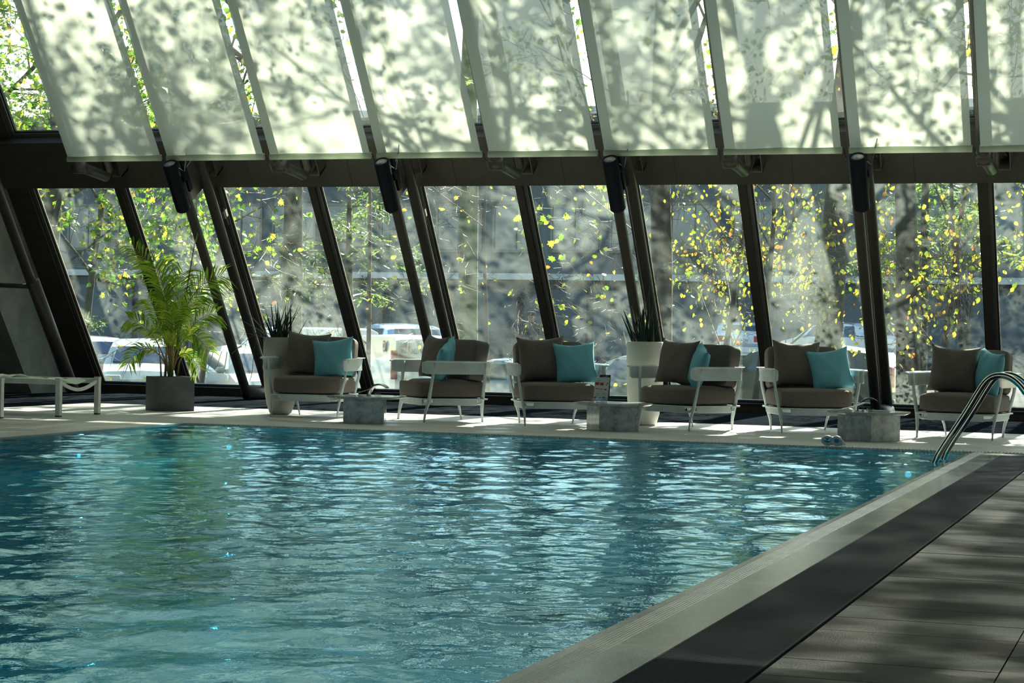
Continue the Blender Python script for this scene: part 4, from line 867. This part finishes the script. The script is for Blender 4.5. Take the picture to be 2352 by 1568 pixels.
# ------------------------------------------------------------------ cars
def paint(name, c, r=0.25): return simple(name, c, r, 0.1, c2=c, coat=0.8)
M['p_white'] = paint('paint_white', (0.72, 0.76, 0.76)); M['p_silver'] = paint('paint_silver', (0.42, 0.46, 0.46)); M['p_blue'] = paint('paint_blue', (0.20, 0.36, 0.52)); M['p_dark'] = paint('paint_dark', (0.05, 0.06, 0.07)); M['p_cream'] = paint('paint_cream', (0.55, 0.62, 0.54))
def text(name, body, size, mat, parent, mtx, ext=0.004):
    cu = bpy.data.curves.new(name, 'FONT'); cu.body = body; cu.size = size; cu.extrude = ext; cu.align_x = 'CENTER'; cu.align_y = 'CENTER'
    cu.materials.append(mat); tmp = bpy.data.objects.new(name, cu); COL.objects.link(tmp); bpy.context.view_layer.update()
    me = bpy.data.meshes.new_from_object(tmp.evaluated_get(bpy.context.evaluated_depsgraph_get())); bpy.data.objects.remove(tmp)
    if not me.materials: me.materials.append(mat)
    o = bpy.data.objects.new(name, me); COL.objects.link(o); o.parent = parent; o.matrix_local = mtx; return o
def car(label, x, y, rz, pm, kind='hatch', z=-0.4, L_=4.2, Wd=1.75, plate=None, sc=1.0):
    """front towards +x; origin on the ground under the middle"""
    t = thing('van' if kind == 'van' else 'car', label, 'van' if kind == 'van' else 'car', (x, y, z), rz); t.scale = (sc,) * 3
    h = L_ / 2
    if kind == 'van': top = [(-h, 0.55), (-h + 0.02, 1.1), (-h + 0.08, 1.85), (-h + 0.25, 1.93), (0.5, 1.93), (0.85, 1.80), (1.35, 1.22), (h - 0.25, 1.0), (h - 0.03, 0.8), (h, 0.5)]; belt = 1.12; roof0, roof1 = -h + 0.2, 0.75
    elif kind == 'sedan': top = [(-h, 0.55), (-h + 0.02, 0.90), (-h + 0.10, 1.03), (-h + 0.75, 1.06), (-1.0, 1.30), (-0.55, 1.40), (0.25, 1.40), (0.55, 1.33), (1.05, 0.98), (h - 0.25, 0.83), (h - 0.03, 0.68), (h, 0.45)]; belt = 0.98
    else: top = [(-h, 0.5), (-h + 0.03, 0.95), (-h + 0.12, 1.05), (-h + 0.42, 1.36), (-1.0, 1.46), (-0.3, 1.49), (0.3, 1.44), (0.65, 1.33), (1.15, 0.98), (h - 0.25, 0.83), (h - 0.03, 0.66), (h, 0.42)]; belt = 0.96
    def hw(z_, xx): 
        w = Wd / 2 * (1 - 0.035 * (abs(xx) / h) ** 4 * 3)
        return w * (1 - 0.16 * max(0, z_ - belt) / 0.45) if kind != 'van' else w * (1 - 0.07 * max(0, z_ - belt))
    body = MB(); secs = []
    for (xx, zt) in top:
        zs = [0.22, 0.4, 0.65, min(belt, zt * 0.93), zt * 0.985, zt]
        row = [(xx, -hw(zs[k], xx) * (0.93 if k == 0 else (0.86 if k == 5 else 1)), zs[k]) for k in range(6)]
        row += [(xx, 0, zt + 0.025)] + [(a, -b_, c) for a, b_, c in row[::-1]]
        secs.append(row)
    n = len(secs[0]); vs = [p for r_ in secs for p in r_]
    fs = [(i * n + j, (i + 1) * n + j, (i + 1) * n + j + 1, i * n + j + 1) for i in range(len(secs) - 1) for j in range(n - 1)]
    fs += [(i * n + n - 1, (i + 1) * n + n - 1, (i + 1) * n, i * n) for i in range(len(secs) - 1)]
    fs += [tuple(range(n)), tuple(range((len(secs) - 1) * n, len(secs) * n))[::-1]]
    bo = obj('body', body.add(vs, fs), pm, t, bevel=0.03); 
    def ptop(i, u, off):   # point on the roofline segment
        a, b_ = top[i], top[i + 1]; xx, zz = a[0] + (b_[0] - a[0]) * u, a[1] + (b_[1] - a[1]) * u
        nx_, nz_ = -(b_[1] - a[1]), (b_[0] - a[0]); l = math.hypot(nx_, nz_); return xx + nx_ / l * off, zz + nz_ / l * off
    def glass_on(i, name, u0, u1, wk):
        (xa, za), (xb, zb) = ptop(i, u0, 0.035), ptop(i, u1, 0.035)
        wa, wb = hw(za, xa) * wk, hw(zb, xb) * wk
        obj(name, MB().add([(xa, -wa, za), (xa, wa, za), (xb, wb, zb), (xb, -wb, zb), (xa, -wa, za - 0.03), (xa, wa, za - 0.03), (xb, wb, zb - 0.03), (xb, -wb, zb - 0.03)], [(0, 1, 2, 3), (4, 7, 6, 5), (0, 4, 5, 1), (2, 6, 7, 3), (0, 3, 7, 4), (1, 5, 6, 2)]), M['carglass'], t)
    if kind == 'van': glass_on(5, 'windscreen', 0.05, 0.95, 0.84); sw = [(0.0, 0.72)]; zt_, zb_ = 1.72, 1.15
    elif kind == 'sedan': glass_on(7, 'windscreen', 0.05, 0.95, 0.80); glass_on(3, 'rear_window', 0.15, 0.95, 0.78); sw = [(-0.95, -0.2), (-0.13, 0.60)]; zt_, zb_ = 1.31, 1.0
    else: glass_on(7, 'windscreen', 0.05, 0.95, 0.80); glass_on(2, 'rear_window', 0.12, 0.95, 0.78); sw = [(-1.45, -0.95), (-0.88, -0.12), (-0.05, 0.72)]; zt_, zb_ = 1.37, 1.0
    for sg in (-1, 1):
        for (a, b_) in sw:
            k1 = 0.12 if (a, b_) == sw[0] else 0; k2 = 0.32 if (a, b_) == sw[-1] else 0
            ya, yb = hw(zb_, 0) + 0.008, hw(zt_, 0) + 0.012
            q = [(a, sg * ya, zb_), (b_, sg * ya, zb_), (b_ - k2, sg * yb, zt_), (a + k1, sg * yb, zt_)]
            obj('side_window', MB().add(q + [(p[0], p[1] - sg * 0.03, p[2]) for p in q], [(0, 1, 2, 3), (7, 6, 5, 4), (0, 4, 5, 1), (1, 5, 6, 2), (2, 6, 7, 3), (3, 7, 4, 0)]), M['carglass'], t)
        for xx in (-h + 0.78, h - 0.82):
            w_ = obj('wheel', MB().lathe([(0.19, -0.1), (0.30, -0.1), (0.32, -0.07), (0.32, 0.07), (0.30, 0.1), (0.19, 0.1)], 20, lambda a, b_, c: (xx + a, sg * (Wd / 2 - 0.08) + c, 0.32 + b_)), M['tyre'], t)
            obj('hub', MB().lathe([(0.19, -0.09), (0.19, 0.09)], 12, lambda a, b_, c: (xx + a, sg * (Wd / 2 - 0.075) + c, 0.32 + b_)), M['frame_lt'], w_)
        obj('headlight', MB().box(h - 0.20, h + 0.005, sg * (Wd / 2 - 0.42), sg * (Wd / 2 - 0.10), 0.60, 0.76), M['head'], t, bevel=0.02)
        if kind == 'van': obj('tail_light', MB().box(-h - 0.015, -h + 0.06, sg * (Wd / 2 - 0.14), sg * (Wd / 2 + 0.004), 1.0, 1.62), M['red'], t, bevel=0.015)
        elif kind == 'sedan': obj('tail_light', MB().box(-h - 0.012, -h + 0.12, sg * (Wd / 2 - 0.36), sg * (Wd / 2 + 0.0), 0.70, 0.92), M['red'], t, bevel=0.03)
        else: obj('tail_light', MB().box(-h - 0.01, -h + 0.20, sg * (Wd / 2 - 0.20), sg * (Wd / 2 - 0.005), 0.72, 1.12), M['red'], t, bevel=0.03)
        obj('mirror', MB().lathe([(0.02, -0.09), (0.06, -0.06), (0.065, 0.06), (0.02, 0.09)], 10, lambda a, b_, c: (0.78 + a, sg * (Wd / 2 + 0.07) + c, 1.02 + b_)), pm, t, smooth=True)
    obj('grille', MB().box(h - 0.02, h + 0.012, -0.5, 0.5, 0.40, 0.60), M['black'], t, bevel=0.01)
    obj('bumper', MB().box(-h - 0.05, -h + 0.15, -Wd / 2 + 0.05, Wd / 2 - 0.05, 0.30, 0.52), pm, t, bevel=0.03)
    if plate:
        zpl = 0.76 if kind == 'sedan' else 0.62
        pl = obj('number_plate', MB().box(-h - 0.065, -h - 0.03, -0.27, 0.27, zpl - 0.06, zpl + 0.06), M['paper'], t)
        obj('band', MB().box(-h - 0.067, -h - 0.064, 0.22, 0.27, zpl - 0.06, zpl + 0.06), M['p_blue'], pl)
        mx = Matrix.Translation((-h - 0.067, -0.02, zpl)) @ Matrix.Rotation(R(-90), 4, 'Z') @ Matrix.Rotation(R(90), 4, 'X')
        text('lettering', plate, 0.12, M['navy'], pl, mx, 0.001)
    return t
def side_mtx(x, yside, z, sg): return Matrix.Translation((x, sg * yside, z)) @ Matrix.Rotation(0 if sg < 0 else PI, 4, 'Z') @ Matrix.Rotation(R(90), 4, 'X')
# white delivery van seen from behind, the 80 sticker on its left side
c1 = car('white van with an 80 sticker and tailgate lettering, behind the second lamp column', -15.1, 37.6, R(128), M['p_white'], 'van', z=-0.95, L_=4.5, Wd=1.8, sc=0.9)
sx0 = -1.50
disc = obj('sticker', MB().lathe([(0.125, 0.0), (0.125, 0.006)], 24, lambda a, b_, c: (sx0 + a, 0.852 + c, 1.70 + b_)), M['redp'], c1, label='round red-rimmed speed sticker')
obj('disc', MB().lathe([(0.10, 0.0), (0.10, 0.009)], 24, lambda a, b_, c: (sx0 + a, 0.852 + c, 1.70 + b_)), M['paper'], disc)
text('lettering', '80', 0.13, M['black'], disc, Matrix.Translation((sx0, 0.863, 1.70)) @ Matrix.Rotation(PI, 4, 'Z') @ Matrix.Rotation(R(90), 4, 'X'), 0.001)
rearm = Matrix.Translation((-2.29, 0.16, 1.60)) @ Matrix.Rotation(R(-90), 4, 'Z') @ Matrix.Rotation(R(90), 4, 'X')
sg_ = text('lettering', 'INNOVATIONS', 0.17, M['navy'], c1, rearm, 0.002); sg_['label'] = 'dark lettering across the tailgate'
obj('tail_window', MB().box(-2.25, -2.19, -0.60, 0.72, 1.46, 1.80), M['p_silver'], c1, bevel=0.01)
obj('letter_box', MB().box(-2.285, -2.25, 0.50, 0.72, 1.50, 1.52).box(-2.285, -2.25, 0.50, 0.72, 1.69, 1.71).box(-2.285, -2.25, 0.70, 0.72, 1.50, 1.71).box(-2.285, -2.25, 0.50, 0.52, 1.50, 1.71), M['redp'], c1)
car('blue-windowed hatchback whose roof shows above the van with the 80 sticker', -19.0, 46.9, R(128), M['p_blue'], 'hatch', z=gz(46.9))
car('pale car facing the windows, seen behind the palm', -21.9, 39.4, R(-64), M['p_cream'], 'hatch', z=-0.95, sc=1.03)
car('silver hatchback with red tail lights in the leftmost pane', -25.6, 42.6, R(140), M['p_silver'], 'hatch', z=gz(42.6))
v = car('white van with a green house logo, between the palm and the concrete vase', -20.3, 43.4, R(222), M['p_white'], 'van', z=gz(43.4), L_=4.6, Wd=1.85, sc=0.88)
house = obj('logo', MB().prism([(-0.16, 0.0), (0.16, 0.0), (0.16, 0.28), (0.0, 0.46), (-0.16, 0.28)], 0, 0.006, lambda a, b_, c: (-0.35 - a, 0.928 + c, 1.18 + b_)), M['green_p'], v, label='pale green house-shaped logo')
def vt(nm, s_, size, x_, z_, mm, par): return text(nm, s_, size, mm, par, Matrix.Translation((x_, 0.937, z_)) @ Matrix.Rotation(PI, 4, 'Z') @ Matrix.Rotation(R(90), 4, 'X'), 0.001)
vt('lettering', 'e', 0.30, -0.35, 1.33, M['paper'], house); vt('lettering', 'SMART', 0.20, -0.86, 1.48, M['p_silver'], v)
obj('logo_box', MB().box(-1.14, -0.60, 0.928, 0.934, 1.20, 1.36), M['p_silver'], v)
car('small silver car low in front of the white van, left of the concrete vase', -17.2, 35.4, R(-52), M['p_silver'], 'hatch', z=-0.95, L_=3.8)
car('white sedan seen from behind through the pane right of the white vase', -15.8, 72.8, R(102), M['p_white'], 'sedan', z=0.0, L_=4.4, plate='BG 593-OU')
car('silver car with a red tail light beside the white vase', -9.6, 37.0, R(150), M['p_silver'], 'hatch', z=-0.95)
car('bluish dark car low between the second and third chairs', -12.2, 36.2, R(178), M['p_blue'], 'sedan', z=-0.95, sc=0.95)
car('dark car low behind the fourth chair, left of a mullion', -6.4, 34.2, R(172), M['p_dark'], 'hatch', z=-0.56, sc=0.9)
car('white car half hidden by the thick dark trunk', -11.6, 69.4, R(150), M['p_white'], 'hatch', z=gz(69))

# ------------------------------------------------------------------ guard standing outside
def guard(x, y, z):
    t = thing('person', 'person in a peaked cap and dark jacket standing outside by a mullion', 'person', (x, y, z), R(15))
    V_ = [((0, 0, 0.95), .16), ((0, 0, 1.15), .15), ((0, 0, 1.36), .18), ((0, 0, 1.50), .07), ((0, -0.01, 1.57), .085), ((0, -0.015, 1.66), .10), ((0, -0.01, 1.73), .085),
          ((-.19, 0, 1.42), .07), ((-.25, 0.02, 1.15), .052), ((-.24, -0.06, 0.92), .04), ((-.23, -0.09, 0.82), .038),
          ((.19, 0, 1.42), .07), ((.25, 0.02, 1.15), .052), ((.24, -0.06, 0.92), .04), ((.23, -0.09, 0.82), .038),
          ((-.10, 0, 0.88), .10), ((-.11, -0.01, 0.50), .07), ((-.11, 0.02, 0.10), .05), ((-.12, -0.10, 0.04), .045),
          ((.10, 0, 0.88), .10), ((.11, -0.01, 0.50), .07), ((.11, 0.02, 0.10), .05), ((.12, -0.10, 0.04), .045)]
    E_ = [(0, 1), (1, 2), (2, 3), (3, 4), (4, 5), (5, 6), (2, 7), (7, 8), (8, 9), (9, 10), (2, 11), (11, 12), (12, 13), (13, 14), (0, 15), (15, 16), (16, 17), (17, 18), (0, 19), (19, 20), (20, 21), (21, 22)]
    me = bpy.data.meshes.new('body'); me.from_pydata([v_[0] for v_ in V_], E_, []); me.update()
    o = obj('body', me, None, t); o.modifiers.new('skin', 'SKIN'); me.skin_vertices[0].data[0].use_root = True
    for i, v_ in enumerate(V_): me.skin_vertices[0].data[i].radius = (v_[1], v_[1] * 0.8)
    sb = o.modifiers.new('smooth', 'SUBSURF'); sb.levels = 1; sb.render_levels = 2
    M['cloth'] = simple('guard_cloth', (0.03, 0.035, 0.05), 0.8); M['skin'] = simple('guard_skin', (0.45, 0.28, 0.20), 0.6)
    mt, t_, b = newmat('guard_body'); g = t_.nodes.new('ShaderNodeTexCoord'); sp2 = t_.nodes.new('ShaderNodeSeparateXYZ'); t_.links.new(g.outputs['Object'], sp2.inputs[0])
    md = t_.nodes.new('ShaderNodeMath'); md.operation = 'MULTIPLY'; md.inputs[1].default_value = 0.5; t_.links.new(sp2.outputs['Z'], md.inputs[0])
    r = ramp(t_, md.outputs[0], [(0.40, (0.42, 0.27, 0.19)), (0.43, (0.03, 0.035, 0.05)), (0.755, (0.03, 0.035, 0.05)), (0.76, (0.42, 0.27, 0.19))]); r.color_ramp.interpolation = 'CONSTANT'
    t_.links.new(r.outputs[0], b.inputs['Base Color']); b.inputs['Roughness'].default_value = 0.8; me.materials.append(mt)
    cap = obj('cap', MB().lathe([(0.095, 1.70), (0.105, 1.73), (0.13, 1.79), (0.10, 1.81), (0.02, 1.815)], 20), M['cloth'], t, smooth=True)
    obj('peak', MB().prism([(0.08 * math.cos(a), -0.06 - 0.08 * math.sin(a)) for a in [PI * k / 8 for k in range(9)]], 1.70, 1.712), M['black'], cap)
    obj('badge', MB().box(-0.015, 0.015, -0.12, -0.105, 1.74, 1.775), M['alu'], cap)
    for z_ in (1.12, 1.22, 1.32): obj('button', MB().box(-0.01, 0.01, -0.165, -0.13, z_, z_ + 0.02), M['alu'], t)
    obj('nose', MB().tube([(0, -0.09, 1.645), (0, -0.118, 1.625), (0, -0.095, 1.615)], 0.014, 6), M['skin'], t)
    for sx in (-1, 1): obj('eye', MB().lathe([(0.011, 0), (0.004, 0.006)], 8, lambda a, b_, c: (sx * 0.034 + a, -0.094 - c, 1.655 + b_)), M['black'], t); obj('ear', MB().box(sx * 0.085, sx * 0.105, -0.02, 0.015, 1.62, 1.67), M['skin'], t, bevel=0.004)
    for sx in (-1, 1):
        for k in range(5): obj('finger', MB().tube([(sx * 0.225 + (k - 2) * 0.008 * 1.0, -0.09 + (k - 2) * 0.014, 0.80), (sx * 0.22, -0.10 + (k - 2) * 0.015, 0.74 + 0.012 * abs(k - 2)), (sx * 0.212, -0.10 + (k - 2) * 0.012, 0.70 + 0.018 * abs(k - 2))], 0.008, 5), M['skin'], t)
guard(-17.6, 53.5, gz(53.5))
ps = thing('bollard_post', 'orange-brown post standing beyond the leftmost parked car', 'post', (-30.0, 47.5, gz(47.5)))
obj('shaft', MB().tube([(0, 0, 0), (0, 0, 1.55)], 0.06, 10), simple('post_orange', (0.6, 0.28, 0.08), 0.6), ps, smooth=True); obj('cap', MB().lathe([(0.07, 1.55), (0.05, 1.6)], 10), M['black'], ps)
